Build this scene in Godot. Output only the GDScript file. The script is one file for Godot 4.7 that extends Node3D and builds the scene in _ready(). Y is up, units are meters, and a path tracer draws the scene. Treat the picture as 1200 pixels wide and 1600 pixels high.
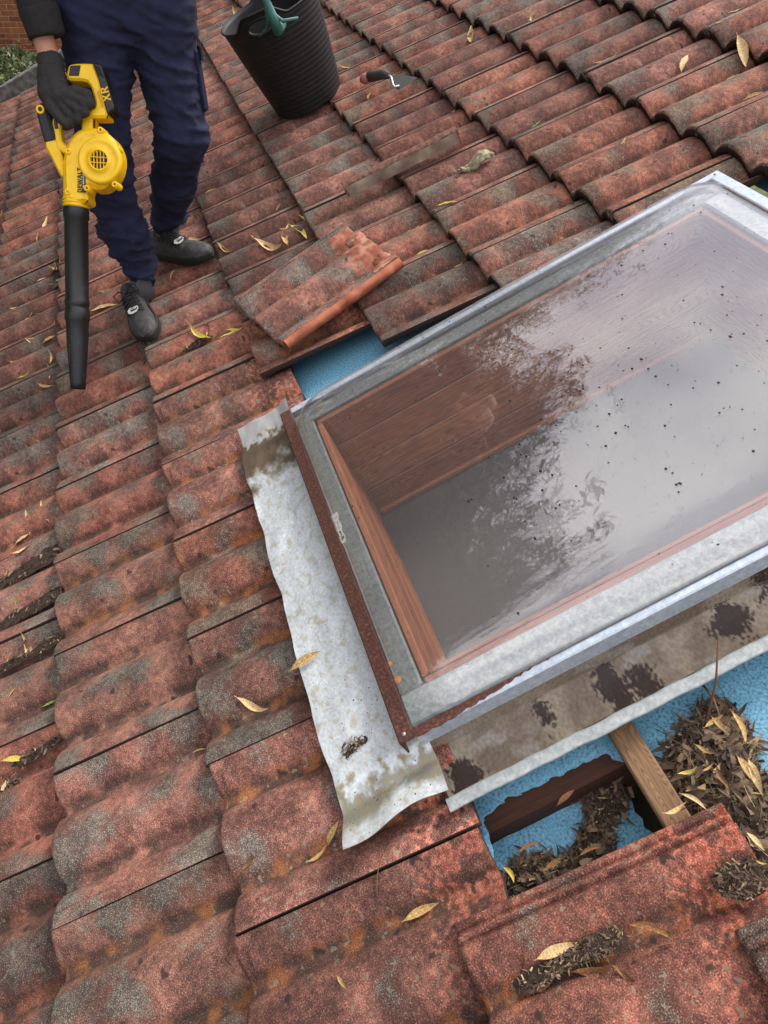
extends Node3D
# A tiled roof under repair. Roof coordinates: u runs along the eaves (away from the camera), v up the slope, n out of the roof.
# World: y up; the roof rises towards +x at 30 degrees, u is -z. n = 0 is the height of the tile noses.
const PITCH := PI / 6.0
const GAUGE := 0.3376      # tile course spacing
const TW := 0.30           # tile cover width
const TL := 0.42           # tile length
const ROLL := 0.037        # depth of the rolls
const FALL := 0.098        # each tile dips by this slope below the nose plane
const FOCAL := 1155.0
const EYE := Vector3(-2.385, 0.94, 1.13)   # camera in u, v, n
var RB := Basis(Vector3(0, 0, 1), PITCH)
var eye_w := Vector3.ZERO
var cam_b := Basis(Vector3(0.94622, 0.11488, 0.30244), Vector3(0.11925, 0.74517, -0.65613), Vector3(-0.30074, 0.65691, 0.69139))
var names := {}
var M := {}
var rng := RandomNumberGenerator.new()

# ---------- frames ----------
func W(u, v, n) -> Vector3:
	return RB * Vector3(v, n, -u)
func L(p: Vector3) -> Vector3:              # world to (v, n, -u)
	return RB.transposed() * p
func ray(x: float, y: float) -> Vector3:
	return (cam_b * Vector3((x - 600.0) / FOCAL, -(y - 800.0) / FOCAL, -1.0))
func un(x: float, y: float, n := 0.0) -> Vector2:   # where the line of sight through a photo point meets the roof at height n: (u, v)
	var d := L(ray(x, y))
	var e := Vector3(EYE.y, EYE.z, -EYE.x)
	var t: float = (n - e.y) / d.y
	var p := e + d * t
	return Vector2(-p.z, p.x)
func at(x: float, y: float, depth: float) -> Vector3:
	return eye_w + ray(x, y) * depth
func prof(s: float) -> float:               # flat pans between barrel-shaped rolls, two to a tile
	var x := fposmod(s / TW - 0.26, 0.5) / 0.5
	var d := absf(x - 0.5) * 0.15 / 0.0655
	return -ROLL * (1.0 - pow(maxf(1.0 - d * d, 0.0), 0.74))
func tile_s(c: int, u: float) -> float:
	return fposmod(u - (0.15 if posmod(c, 2) == 1 else 0.0), TW)
func surf(u: float, v: float) -> float:     # height of the tiles' top at u, v
	var c := int(floor(v / GAUGE))
	return prof(tile_s(c, u)) - FALL * (v - c * GAUGE)

# ---------- scene tree ----------
func numbered(called: String) -> String:
	if not names.has(called):
		names[called] = 0
		return called
	names[called] += 1
	return "%s_%03d" % [called, names[called]]
func tag(o: Node, label: String, category: String, group := "") -> void:
	o.set_meta("label", label)
	o.set_meta("category", category)
	if group != "":
		o.set_meta("group", group)
func thing(called: String, label: String, category: String, where := Vector3.ZERO, basis := Basis(), group := "") -> Node3D:
	var o := Node3D.new()
	o.name = numbered(called)
	add_child(o)
	o.transform = Transform3D(basis, where)
	tag(o, label, category, group)
	return o
func part(called: String, mesh: Mesh, mat: Material, parent: Node, xf := Transform3D()) -> MeshInstance3D:
	var o := MeshInstance3D.new()
	o.name = called
	o.mesh = mesh
	if mat:
		o.material_override = mat
	o.transform = xf
	parent.add_child(o, true)
	return o
func struct(called: String, mesh: Mesh, mat: Material, xf := Transform3D()) -> MeshInstance3D:
	var o := part(called, mesh, mat, self, xf)
	o.set_meta("kind", "structure")
	return o

# ---------- mesh helpers ----------
func st_new() -> SurfaceTool:
	var st := SurfaceTool.new()
	st.begin(Mesh.PRIMITIVE_TRIANGLES)
	return st
func done(st: SurfaceTool) -> ArrayMesh:
	st.generate_normals()
	return st.commit()
func tri(st: SurfaceTool, a: Vector3, b: Vector3, c: Vector3, ua := Vector2.ZERO, ub := Vector2.ZERO, uc := Vector2.ZERO) -> void:
	st.set_uv(ua); st.add_vertex(a)
	st.set_uv(ub); st.add_vertex(b)
	st.set_uv(uc); st.add_vertex(c)
func quad(st: SurfaceTool, a: Vector3, b: Vector3, c: Vector3, d: Vector3) -> void:
	tri(st, a, b, c, Vector2(0, 0), Vector2(1, 0), Vector2(1, 1))
	tri(st, a, c, d, Vector2(0, 0), Vector2(1, 1), Vector2(0, 1))
func sheet(st: SurfaceTool, nx: int, ny: int, f: Callable, flip := false, skip = null) -> void:   # a grid of points f(a, b), a and b in 0..1
	var p := PackedVector3Array()
	for j in ny + 1:
		for i in nx + 1:
			p.append(f.call(float(i) / nx, float(j) / ny))
	for j in ny:
		for i in nx:
			if skip != null and skip.call((i + 0.5) / nx, (j + 0.5) / ny):
				continue
			var k := j * (nx + 1) + i
			var a := Vector2(float(i) / nx, float(j) / ny)
			var e := Vector2(1.0 / nx, 1.0 / ny)
			var ub := a + Vector2(e.x, 0)
			var ud := a + Vector2(0, e.y)
			if flip:
				tri(st, p[k], p[k + nx + 1], p[k + 1], a, ud, ub)
				tri(st, p[k + 1], p[k + nx + 1], p[k + nx + 2], ub, ud, a + e)
			else:
				tri(st, p[k], p[k + 1], p[k + nx + 1], a, ub, ud)
				tri(st, p[k + 1], p[k + nx + 2], p[k + nx + 1], ub, a + e, ud)
func box(st: SurfaceTool, lo: Vector3, hi: Vector3, bev := 0.0, xf := Transform3D()) -> void:   # a box with chamfered edges
	st.set_smooth_group(-1)
	var c := (lo + hi) / 2
	var h := (hi - lo) / 2
	bev = minf(bev, minf(h.x, minf(h.y, h.z)) * 0.9)
	for ax in 3:
		for sg in [-1.0, 1.0]:
			var q := []
			for e in [[-1, -1], [1, -1], [1, 1], [-1, 1]]:
				var v := Vector3.ZERO
				v[ax] = sg * h[ax]
				v[(ax + 1) % 3] = e[0] * (h[(ax + 1) % 3] - bev)
				v[(ax + 2) % 3] = e[1] * (h[(ax + 2) % 3] - bev)
				q.append(xf * (c + v))
			if sg > 0:
				q.reverse()
			quad(st, q[0], q[1], q[2], q[3])
	if bev <= 0.0:
		return
	for ax in 3:
		var a1 := (ax + 1) % 3
		var a2 := (ax + 2) % 3
		for s1 in [-1.0, 1.0]:
			for s2 in [-1.0, 1.0]:
				var q := []
				for e in [[0, -1], [0, 1], [1, 1], [1, -1]]:
					var v := Vector3.ZERO
					v[ax] = e[1] * (h[ax] - bev)
					v[a1] = s1 * (h[a1] - (bev if e[0] == 0 else 0.0))
					v[a2] = s2 * (h[a2] - (0.0 if e[0] == 0 else bev))
					q.append(xf * (c + v))
				if s1 * s2 < 0:
					q.reverse()
				quad(st, q[0], q[1], q[2], q[3])
	for sx in [-1.0, 1.0]:
		for sy in [-1.0, 1.0]:
			for sz in [-1.0, 1.0]:
				var s := Vector3(sx, sy, sz)
				var t := []
				for ax in 3:
					var v := Vector3.ZERO
					for k in 3:
						v[k] = s[k] * (h[k] - (0.0 if k == ax else bev))
					t.append(xf * (c + v))
				if sx * sy * sz > 0:
					t.reverse()
				tri(st, t[0], t[1], t[2])
func box_mesh(lo: Vector3, hi: Vector3, bev := 0.003) -> ArrayMesh:
	var st := st_new()
	box(st, lo, hi, bev)
	return done(st)
func tube(st: SurfaceTool, pts: Array, radii: Array, sides := 8, caps := true) -> void:
	st.set_smooth_group(0)
	var rings := []
	var up := Vector3(0.31, 0.9, 0.27).normalized()
	for i in pts.size():
		var d: Vector3 = (pts[mini(i + 1, pts.size() - 1)] - pts[maxi(i - 1, 0)]).normalized()
		var x := up.cross(d).normalized()
		if x.length() < 0.5:
			x = Vector3.RIGHT
		var y := d.cross(x)
		up = y if i > 0 else up
		var ring := PackedVector3Array()
		var r: float = radii[mini(i, radii.size() - 1)]
		for k in sides:
			var a := TAU * k / sides
			ring.append(pts[i] + (x * cos(a) + y * sin(a)) * r)
		up = y
		rings.append(ring)
	for i in rings.size() - 1:
		for k in sides:
			var k2 := (k + 1) % sides
			var u0 := Vector2(float(k) / sides, float(i) / rings.size())
			tri(st, rings[i][k], rings[i][k2], rings[i + 1][k2], u0, u0, u0)
			tri(st, rings[i][k], rings[i + 1][k2], rings[i + 1][k], u0, u0, u0)
	if caps:
		for k in range(1, sides - 1):
			tri(st, rings[0][0], rings[0][k + 1], rings[0][k])
			var e: PackedVector3Array = rings[rings.size() - 1]
			tri(st, e[0], e[k], e[k + 1])
func lathe(st: SurfaceTool, prof2: Array, sides: int, xf := Transform3D(), smooth := 0) -> void:   # profile of (radius, height)
	st.set_smooth_group(smooth)
	for i in prof2.size() - 1:
		var a: Vector2 = prof2[i]
		var b: Vector2 = prof2[i + 1]
		for k in sides:
			var t0 := TAU * k / sides
			var t1 := TAU * (k + 1) / sides
			var p0 := xf * Vector3(cos(t0) * a.x, a.y, sin(t0) * a.x)
			var p1 := xf * Vector3(cos(t1) * a.x, a.y, sin(t1) * a.x)
			var p2 := xf * Vector3(cos(t1) * b.x, b.y, sin(t1) * b.x)
			var p3 := xf * Vector3(cos(t0) * b.x, b.y, sin(t0) * b.x)
			var v0 := float(i) / (prof2.size() - 1)
			var v1 := float(i + 1) / (prof2.size() - 1)
			tri(st, p0, p1, p2, Vector2(float(k) / sides, v0), Vector2((k + 1.0) / sides, v0), Vector2((k + 1.0) / sides, v1))
			tri(st, p0, p2, p3, Vector2(float(k) / sides, v0), Vector2((k + 1.0) / sides, v1), Vector2(float(k) / sides, v1))
func prism(st: SurfaceTool, poly: PackedVector2Array, z0: float, z1: float, bev := 0.0, xf := Transform3D()) -> void:   # an outline in x, y given depth along z, its front and back edges chamfered
	st.set_smooth_group(-1)
	var rings := []
	var inner := poly
	if bev > 0.0:
		var off := Geometry2D.offset_polygon(poly, -bev)
		if off.size() == 1 and off[0].size() >= 3:
			inner = off[0]
		else:
			bev = 0.0
	var faces := Geometry2D.triangulate_polygon(inner)
	for s in [[z0, true], [z1, false]]:
		for i in range(0, faces.size(), 3):
			var a := xf * Vector3(inner[faces[i]].x, inner[faces[i]].y, s[0])
			var b := xf * Vector3(inner[faces[i + 1]].x, inner[faces[i + 1]].y, s[0])
			var c := xf * Vector3(inner[faces[i + 2]].x, inner[faces[i + 2]].y, s[0])
			tri(st, a, b, c) if s[1] else tri(st, a, c, b)
	var za := z0 + bev
	var zb := z1 - bev
	for i in poly.size():
		var p := poly[i]
		var q := poly[(i + 1) % poly.size()]
		quad(st, xf * Vector3(p.x, p.y, za), xf * Vector3(q.x, q.y, za), xf * Vector3(q.x, q.y, zb), xf * Vector3(p.x, p.y, zb))
	if bev > 0.0:
		for s in [[z0, za], [z1, zb]]:          # the chamfer joins each edge of the inner outline to its nearest outer points
			for i in inner.size():
				var p := inner[i]
				var q := inner[(i + 1) % inner.size()]
				var pp := near_on(poly, p)
				var qq := near_on(poly, q)
				quad(st, xf * Vector3(p.x, p.y, s[0]), xf * Vector3(q.x, q.y, s[0]), xf * Vector3(qq.x, qq.y, s[1]), xf * Vector3(pp.x, pp.y, s[1]))
func near_on(poly: PackedVector2Array, p: Vector2) -> Vector2:
	var best := poly[0]
	for i in poly.size():
		var q := Geometry2D.get_closest_point_to_segment(p, poly[i], poly[(i + 1) % poly.size()])
		if q.distance_to(p) < best.distance_to(p):
			best = q
	return best
func smooth_poly(pts: Array, n := 4) -> PackedVector2Array:   # Catmull-Rom through a closed outline
	var o := PackedVector2Array()
	for i in pts.size():
		var a: Vector2 = pts[posmod(i - 1, pts.size())]
		var b: Vector2 = pts[i]
		var c: Vector2 = pts[(i + 1) % pts.size()]
		var d: Vector2 = pts[(i + 2) % pts.size()]
		for k in n:
			o.append(b.cubic_interpolate(c, a, d, float(k) / n))
	return o

# ---------- textures ----------
func noise(sd: int, freq: float, oct := 3, kind := FastNoiseLite.TYPE_SIMPLEX_SMOOTH) -> FastNoiseLite:
	var f := FastNoiseLite.new()
	f.seed = sd
	f.noise_type = kind
	f.frequency = freq
	f.fractal_octaves = oct
	return f
func grey(sd: int, w: int, h: int, freq: float, oct := 3, kind := FastNoiseLite.TYPE_SIMPLEX_SMOOTH, sx := 1.0) -> PackedByteArray:   # noise as bytes, stretched by sx along x
	var im := noise(sd, freq, oct, kind).get_image(maxi(2, int(w / sx)), h)
	im.convert(Image.FORMAT_L8)
	if sx != 1.0:
		im.resize(w, h, Image.INTERPOLATE_CUBIC)
	return im.get_data()
func seamless(sd: int, size: int, freq: float, oct := 3, kind := FastNoiseLite.TYPE_SIMPLEX_SMOOTH) -> Image:
	var im := noise(sd, freq, oct, kind).get_seamless_image(size, size)
	im.convert(Image.FORMAT_L8)
	return im
func tex_of(bytes: PackedByteArray, w: int, h: int) -> ImageTexture:
	return ImageTexture.create_from_image(Image.create_from_data(w, h, false, Image.FORMAT_RGB8, bytes))
func ramp(im: Image, stops: Array) -> ImageTexture:   # grey picture to colours: stops of [value 0..1, Color]
	var lut := PackedByteArray()
	for i in 256:
		var x := i / 255.0
		var c: Color = stops[0][1]
		for k in stops.size() - 1:
			if x >= stops[k][0]:
				c = (stops[k][1] as Color).lerp(stops[k + 1][1], clampf((x - stops[k][0]) / (stops[k + 1][0] - stops[k][0]), 0, 1))
		lut.append_array([int(c.r * 255), int(c.g * 255), int(c.b * 255)])
	var d := im.get_data()
	var o := PackedByteArray()
	o.resize(d.size() * 3)
	for i in d.size():
		var k := d[i] * 3
		o[i * 3] = lut[k]; o[i * 3 + 1] = lut[k + 1]; o[i * 3 + 2] = lut[k + 2]
	return tex_of(o, im.get_width(), im.get_height())
func mat(called: String, c: Color, rough := 0.8, metal := 0.0, tex: Texture2D = null, bump: Texture2D = null, bump_cm := 0.1, tri_scale := 0.0) -> StandardMaterial3D:
	var m := StandardMaterial3D.new()
	m.resource_name = called
	m.albedo_color = c
	m.roughness = rough
	m.metallic = metal
	m.cull_mode = BaseMaterial3D.CULL_DISABLED
	if tex:
		m.albedo_texture = tex
	if bump:
		m.heightmap_enabled = true
		m.heightmap_texture = bump
		m.heightmap_scale = bump_cm
	if tri_scale > 0.0:
		m.uv1_triplanar = true
		m.uv1_scale = Vector3.ONE * tri_scale
	M[called] = m
	return m
func ss(a: float, b: float, x: float) -> float:
	var t := clampf((x - a) / (b - a), 0.0, 1.0)
	return t * t * (3.0 - 2.0 * t)
const TEX_W := 320
const TEX_H := 448
var grain_a: PackedByteArray
var grain_b: PackedByteArray
func tile_texture(sd: int, greyness: float, orange: float, pale: float, fresh := 0.0) -> ImageTexture:   # weathered concrete: red granules, grey lichen in patches on the rolls, rust in the pans
	var w := TEX_W
	var h := TEX_H
	var pa := grey(sd, w, h, 0.0052, 3, FastNoiseLite.TYPE_SIMPLEX_SMOOTH)
	var pb := grey(sd + 50, w, h, 0.009, 4)
	var pd := grey(sd + 90, w, h, 0.022, 2)
	var po := grey(sd + 120, w, h, 0.016, 4)
	var pl := grey(sd + 150, w, h, 0.05, 2)
	var pm := grey(sd + 170, w, h, 0.06, 3)
	var o := PackedByteArray()
	o.resize(w * h * 3)
	var crest := PackedFloat32Array()
	for x in w:
		crest.append(1.0 + prof((x + 0.5) / w * 0.31) / ROLL)
	var sh := (sd * 7919) % (w * h)
	var nn := w * h
	for y in h:
		var t := (y + 0.5) / h * 0.42
		var nose := ss(0.08, 0.0, t) * 0.14
		for x in w:
			var i := y * w + x
			var ga := grain_a[(i + sh) % nn] / 255.0
			var gb := grain_b[(i + sh * 3) % nn] / 255.0
			var cr := crest[x]
			var b := pb[i] / 255.0
			var e := pd[i] / 255.0
			var mm := pm[i] / 255.0 - 0.5
			var g := ss(-0.06, 0.06, pa[i] / 255.0 + 0.36 * (cr - 0.8) + nose + greyness - 0.85 + (ga - 0.5) * 0.5 + (b - 0.5) * 0.2 + mm * 0.34) * clampf(0.6 + e * 0.7, 0.0, 0.95)
			var tone := clampf((b - 0.5) * 1.0 + 0.47 + (ga - 0.5) * 0.95 + mm * 0.75 + pale, 0.0, 1.0)
			var r := 0.32 + 0.355 * tone
			var gg := 0.195 + 0.258 * tone
			var bb := 0.166 + 0.216 * tone
			var umber := ss(0.45, 0.75, 1.0 - e + (gb - 0.5) * 0.4) * 0.28
			r = lerpf(r, 0.285, umber); gg = lerpf(gg, 0.205, umber); bb = lerpf(bb, 0.17, umber)
			var pan := 1.0 - ss(0.02, 0.5, cr)
			if pan > 0.01:
				var og := pan * ss(0.36, 0.66, po[i] / 255.0 + (ga - 0.5) * 0.3) * orange
				r = lerpf(r, 0.56, og); gg = lerpf(gg, 0.345, og); bb = lerpf(bb, 0.19, og)
				var mud := pan * ss(0.40, 0.58, 1.0 - po[i] / 255.0 + (gb - 0.5) * 0.5) * 0.75
				r = lerpf(r, 0.225, mud); gg = lerpf(gg, 0.165, mud); bb = lerpf(bb, 0.13, mud)
			if g > 0.01:
				var q := 0.225 + 0.215 * clampf(b * 0.9 + (gb - 0.5) * 1.4 + mm * 0.8, 0.0, 1.0)
				r = lerpf(r, q * 1.08, g); gg = lerpf(gg, q, g); bb = lerpf(bb, q * 0.90, g)
			if fresh > 0.0:
				var fm := 0.8 * ss(0.29, 0.37, t + mm * 0.12 + (b - 0.5) * 0.1) * ss(0.40, 0.52, po[i] / 255.0 + mm * 0.3) * fresh
				r = lerpf(r, 0.66 + mm * 0.4, fm); gg = lerpf(gg, 0.37 + mm * 0.4, fm); bb = lerpf(bb, 0.29 + mm * 0.4, fm)
			if gb > 0.70:
				var k := (gb - 0.70) * 1.5
				r += k; gg += k * 0.84; bb += k * 0.74
			elif gb < 0.32:
				var k2 := 1.0 - (0.32 - gb) * 2.0
				r *= k2; gg *= k2; bb *= k2
			var li := ss(0.84, 0.90, pl[i] / 255.0 + (b - 0.5) * 0.25) * 0.7
			if li > 0.01:
				r = lerpf(r, 0.56, li); gg = lerpf(gg, 0.54, li); bb = lerpf(bb, 0.46, li)
			var dk := ss(0.87, 0.93, pd[i] / 255.0 + (ga - 0.5) * 0.10) * 0.75
			if dk > 0.01:
				r = lerpf(r, 0.16, dk); gg = lerpf(gg, 0.12, dk); bb = lerpf(bb, 0.10, dk)
			o[i * 3] = clampi(int(r * 255), 0, 255)
			o[i * 3 + 1] = clampi(int(gg * 255), 0, 255)
			o[i * 3 + 2] = clampi(int(bb * 255), 0, 255)
	return tex_of(o, w, h)
# ---------- roof ----------
var tile_tints := []
var tile_top := []          # materials for the tile tops
func tile_mesh(sd: int, smin := 0.0, tmin := 0.0, tmax := TL) -> ArrayMesh:
	var nz := noise(sd, 9.0, 3)
	var cols := []          # [s, extra height]
	var n := 60
	for i in n + 1:
		var s := lerpf(0.0, TW - 0.004, float(i) / n)
		if s >= smin - 0.0001:
			cols.append([s, 0.0015 * (1.0 - ss(0.0, 0.03, s))])
	for e in [[TW - 0.0035, -0.013], [TW + 0.004, -0.013], [TW + 0.0055, -0.005], [TW + 0.012, -0.005], [TW + 0.0135, -0.013], [TW + 0.0185, -0.013], [TW + 0.020, -0.006], [TW + 0.028, -0.006], [TW + 0.031, -0.016]]:
		cols.append(e)
	var rows := [[0.0, -0.0075], [0.002, -0.0025], [0.007, 0.0], [0.05, 0.0], [0.11, 0.0], [0.18, 0.0], [0.25, 0.0], [0.32, 0.0], [0.37, 0.0], [TL, 0.0]]
	if tmin > 0.0:
		rows = [[tmin, 0.0], [lerpf(tmin, TL, 0.5), 0.0], [TL, 0.0]]
	if tmax < TL:
		rows = [[0.0, -0.0075], [0.002, -0.0025], [0.007, 0.0], [0.05, 0.0], [tmax * 0.6, 0.0], [tmax, 0.0]]
	var top := []
	for r in rows:
		var line := PackedVector3Array()
		for c in cols:
			var s: float = c[0]
			var t: float = r[0]
			var rough := 0.0012 * nz.get_noise_2d(s * 4, t * 3) + 0.0006 * nz.get_noise_2d(s * 30, t * 30 + 9)
			var w := (0.0022 * nz.get_noise_2d(s * 3, 5.0) + 0.0012 * nz.get_noise_2d(s * 22, 8.0)) if t < 0.01 else 0.0
			line.append(Vector3(t + w, prof(minf(s, TW)) - FALL * t + r[1] + c[1] + rough, -s))
		top.append(line)
	var st := st_new()
	for j in rows.size() - 1:
		for i in cols.size() - 1:
			var a: Vector3 = top[j][i]
			var b: Vector3 = top[j][i + 1]
			var c: Vector3 = top[j + 1][i + 1]
			var d: Vector3 = top[j + 1][i]
			var ua := Vector2(cols[i][0] / 0.31, rows[j][0] / TL)
			var uc := Vector2(cols[i + 1][0] / 0.31, rows[j + 1][0] / TL)
			tri(st, a, b, c, ua, Vector2(uc.x, ua.y), uc)
			tri(st, a, c, d, ua, uc, Vector2(ua.x, uc.y))
	var m := done(st)
	st = st_new()           # nose, sides, head and underside
	var low := []
	for j in rows.size():
		var line := PackedVector3Array()
		for i in cols.size():
			var p: Vector3 = top[j][i]
			var th := 0.021 + 0.004 * nz.get_noise_2d(p.z * 14, 3.0) if rows[j][0] < 0.01 else 0.016
			line.append(Vector3(p.x + (0.002 if j == 0 else 0.0), minf(p.y, prof(minf(-p.z, TW)) - FALL * p.x) - th, p.z))
		low.append(line)
	var last := rows.size() - 1
	var right := cols.size() - 1
	for i in right:
		quad(st, top[0][i + 1], top[0][i], low[0][i], low[0][i + 1])
		quad(st, top[last][i], top[last][i + 1], low[last][i + 1], low[last][i])
		for j in last:
			quad(st, low[j][i], low[j + 1][i], low[j + 1][i + 1], low[j][i + 1])
	for j in last:
		quad(st, top[j][0], top[j + 1][0], low[j + 1][0], low[j][0])
		quad(st, top[j + 1][right], top[j][right], low[j][right], low[j + 1][right])
	st.generate_normals()
	return st.commit(m)
func hides(c: int, u0: float) -> bool:      # tiles that are taken up around the skylight
	var m := int(round(u0 * 100))
	if c == 2:
		return m in [-90, -120, -150, -180, -210]
	if c == 3:
		return m in [-105, -135, -165, -195, -225]
	if c == 4:
		return m in [-120, -150, -180, -210]
	return false
func build_roof() -> void:
	var gi := seamless(5, 256, 0.22, 2)
	grain_a = grey(11, TEX_W, TEX_H, 0.28, 2)
	grain_b = grey(12, TEX_W, TEX_H, 0.42, 1)
	var gb := Image.create_from_data(TEX_W, TEX_H, false, Image.FORMAT_L8, grain_b)
	var gt := ImageTexture.create_from_image(gb)
	for i in 12:
		var o := 0.0
		if i >= 8:
			o = 0.9
		elif i % 3 == 0:
			o = 0.35
		var tx := tile_texture(100 + i * 17, [0.16, 0.24, 0.10, 0.30, 0.20, 0.02, 0.27, 0.14, 0.22, 0.16, 0.26, 0.06][i], o, [0.0, 0.06, -0.08, 0.02, 0.10, -0.04, -0.02, 0.12, 0.0, 0.05, -0.05, 0.0][i], 1.0 if i == 11 else 0.0)
		var m := mat("tile_top_%d" % i, Color.WHITE, 0.93, 0.0, tx, gt, 0.09)
		var tints := [m]
		for q in [Color(0.82, 0.80, 0.79), Color(0.93, 0.87, 0.84), Color(0.90, 0.92, 0.91), Color(1.0, 0.95, 0.90)]:
			var d := m.duplicate()
			d.albedo_color = q
			tints.append(d)
		tile_tints.append(tints)
		tile_top.append(m)
	var crust := mat("tile_crust", Color.WHITE, 0.95, 0.0, ramp(gi, [[0.0, Color(0.14, 0.11, 0.09)], [0.55, Color(0.23, 0.175, 0.145)], [0.8, Color(0.35, 0.265, 0.22)], [1.0, Color(0.47, 0.38, 0.32)]]), null, 0.25, 7.0)
	mat("fresh_clay", Color.WHITE, 0.9, 0.0, ramp(seamless(8, 256, 0.02, 4), [[0.0, Color(0.34, 0.19, 0.15)], [0.4, Color(0.55, 0.31, 0.23)], [0.62, Color(0.64, 0.41, 0.31)], [0.8, Color(0.66, 0.55, 0.47)], [1.0, Color(0.28, 0.2, 0.16)]]), null, 0.15, 5.0)
	var meshes := []
	for i in 4:
		meshes.append(tile_mesh(40 + i))
	for q in meshes:
		q.surface_set_material(0, tile_top[0])
		q.surface_set_material(1, crust)
	M.tile_meshes = meshes
	var roof := thing("tiled_roof", "red concrete tiled roof slope with weathered grey patches", "roof", Vector3.ZERO, RB)
	rng.seed = 77
	var rest := []
	for c in range(-7, 13):
		for k in range(-16, 15):
			var u0 := k * TW + (0.15 if posmod(c, 2) == 1 else 0.0)
			if u0 > 4.25 or hides(c, u0):
				continue
			var v0 := c * GAUGE
			var mesh: Mesh = meshes[rng.randi() % 4]
			var m := int(round(u0 * 100))
			var cut := false
			if c == 5 and m == -105:
				mesh = tile_mesh(40, 0.185)
				cut = true
			elif c == 5 and m < -105 and m > -200:
				mesh = tile_mesh(41, 0.0, 0.24)
				cut = true
			elif c == 5 and m == -225:
				mesh = tile_mesh(41)
				cut = true
			var kind := rng.randi() % 8
			if c == 1 and m >= -225 and m <= -60 or c == 0 and m <= -120 and rng.randf() < 0.35:
				kind = 8 + rng.randi() % 3
			if c == 1 and (m == -225 or m == -195 or m == -105 or m == -75) or c == 2 and (m == -240 or m == -60):
				kind = 11
			var jit := Transform3D(Basis(Vector3(0, 1, 0), rng.randf_range(-0.006, 0.006)) * Basis(Vector3(1, 0, 0), rng.randf_range(-0.006, 0.006)) * Basis(Vector3(0, 0, 1), rng.randf_range(-0.004, 0.004)), Vector3(v0 + rng.randf_range(-0.004, 0.004), rng.randf_range(-0.001, 0.0015), -u0 + rng.randf_range(-0.0012, 0.0012)))
			var seen := false
			for e in [Vector2(0, 0), Vector2(TW, 0), Vector2(0, TL), Vector2(TW, TL), Vector2(TW / 2, TL / 2)]:
				var p := cam_b.transposed() * (W(u0 + e.x, v0 + e.y, 0) - eye_w)
				if p.z < -0.2:
					var x := 600 - FOCAL * p.x / p.z
					var y := 800 + FOCAL * p.y / p.z
					seen = seen or (x > -15 and x < 1215 and y > -15 and y < 1615)
			if seen or cut:
				var o := part("roof_tile", mesh, null, roof, jit)
				o.set_surface_override_material(0, tile_tints[kind][rng.randi() % 5])
				o.set_surface_override_material(1, crust)
			else:
				rest.append(jit)
	var mm := MultiMesh.new()
	mm.transform_format = MultiMesh.TRANSFORM_3D
	mm.mesh = meshes[1]
	mm.instance_count = rest.size()
	for i in rest.size():
		mm.set_instance_transform(i, rest[i])
	var mi := MultiMeshInstance3D.new()
	mi.name = "outer_roof_tiles"
	mi.multimesh = mm
	mi.set_meta("kind", "stuff")
	roof.add_child(mi)
	# blue underlay below the tiles, in pieces round the skylight shaft, torn open beside it
	var bl := seamless(21, 1024, 0.05, 5)
	mat("underlay_blue", Color.WHITE, 0.7, 0.0, ramp(bl, [[0.0, Color(0.25, 0.24, 0.22)], [0.22, Color(0.33, 0.40, 0.42)], [0.36, Color(0.38, 0.58, 0.67)], [0.62, Color(0.42, 0.66, 0.77)], [0.85, Color(0.50, 0.72, 0.80)], [1.0, Color(0.74, 0.80, 0.80)]]), null, 0.3, 3.0)
	var sag := noise(3, 3.0, 2)
	var fl := func(u, v): return Vector3(v, -0.106 + 0.004 * sag.get_noise_2d(u * 3, v * 3), -u)
	var under := st_new()
	for r in [[-0.80, 4.4, -2.6, 4.3], [-4.8, -2.42, -2.6, 4.3], [-2.42, -0.80, -2.6, 0.70], [-2.42, -0.80, 2.05, 4.3]]:
		sheet(under, 12, 12, func(a, b): return fl.call(lerpf(r[0], r[1], a), lerpf(r[2], r[3], b)))
	var hole := [Vector2(757, 1282), Vector2(775, 1262), Vector2(805, 1244), Vector2(830, 1236), Vector2(862, 1215), Vector2(890, 1204), Vector2(915, 1189), Vector2(945, 1184), Vector2(972, 1192), Vector2(990, 1186), Vector2(1004, 1210), Vector2(1022, 1232), Vector2(1030, 1262), Vector2(1052, 1290), Vector2(1060, 1335), Vector2(1000, 1390), Vector2(900, 1430), Vector2(800, 1450), Vector2(786, 1395), Vector2(772, 1345), Vector2(764, 1305)]
	var hp := PackedVector2Array()
	for h in hole:
		hp.append(un(h.x, h.y, -0.106))
	var hs := smooth_poly(Array(hp), 5)
	var hn := noise(9, 40.0, 3)
	var mid := Vector2(-2.02, 0.90)
	sheet(under, hs.size(), 8, func(a, b):
		var p: Vector2 = hs[int(round(a * hs.size())) % hs.size()]
		p += (p - mid).normalized() * 0.006 * hn.get_noise_2d(p.x, p.y)
		var d := p - mid
		var k := 1e9
		for lim in [[d.x, -2.42 - mid.x, -1.76 - mid.x], [d.y, 0.70 - mid.y, 2.05 - mid.y]]:
			if absf(lim[0]) > 1e-6:
				k = minf(k, (lim[2] if lim[0] > 0 else lim[1]) / lim[0])
		var q := mid + d * k
		var r := p.lerp(q, pow(b, 1.6))
		var f: Vector3 = fl.call(r.x, r.y)
		if b < 0.2:
			f.y -= (0.2 - b) * 0.05 * (0.5 + hn.get_noise_2d(a * 0.4, 7.0))
		return f)
	part("underlay", done(under), M.underlay_blue, roof)
	var low := st_new()
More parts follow.
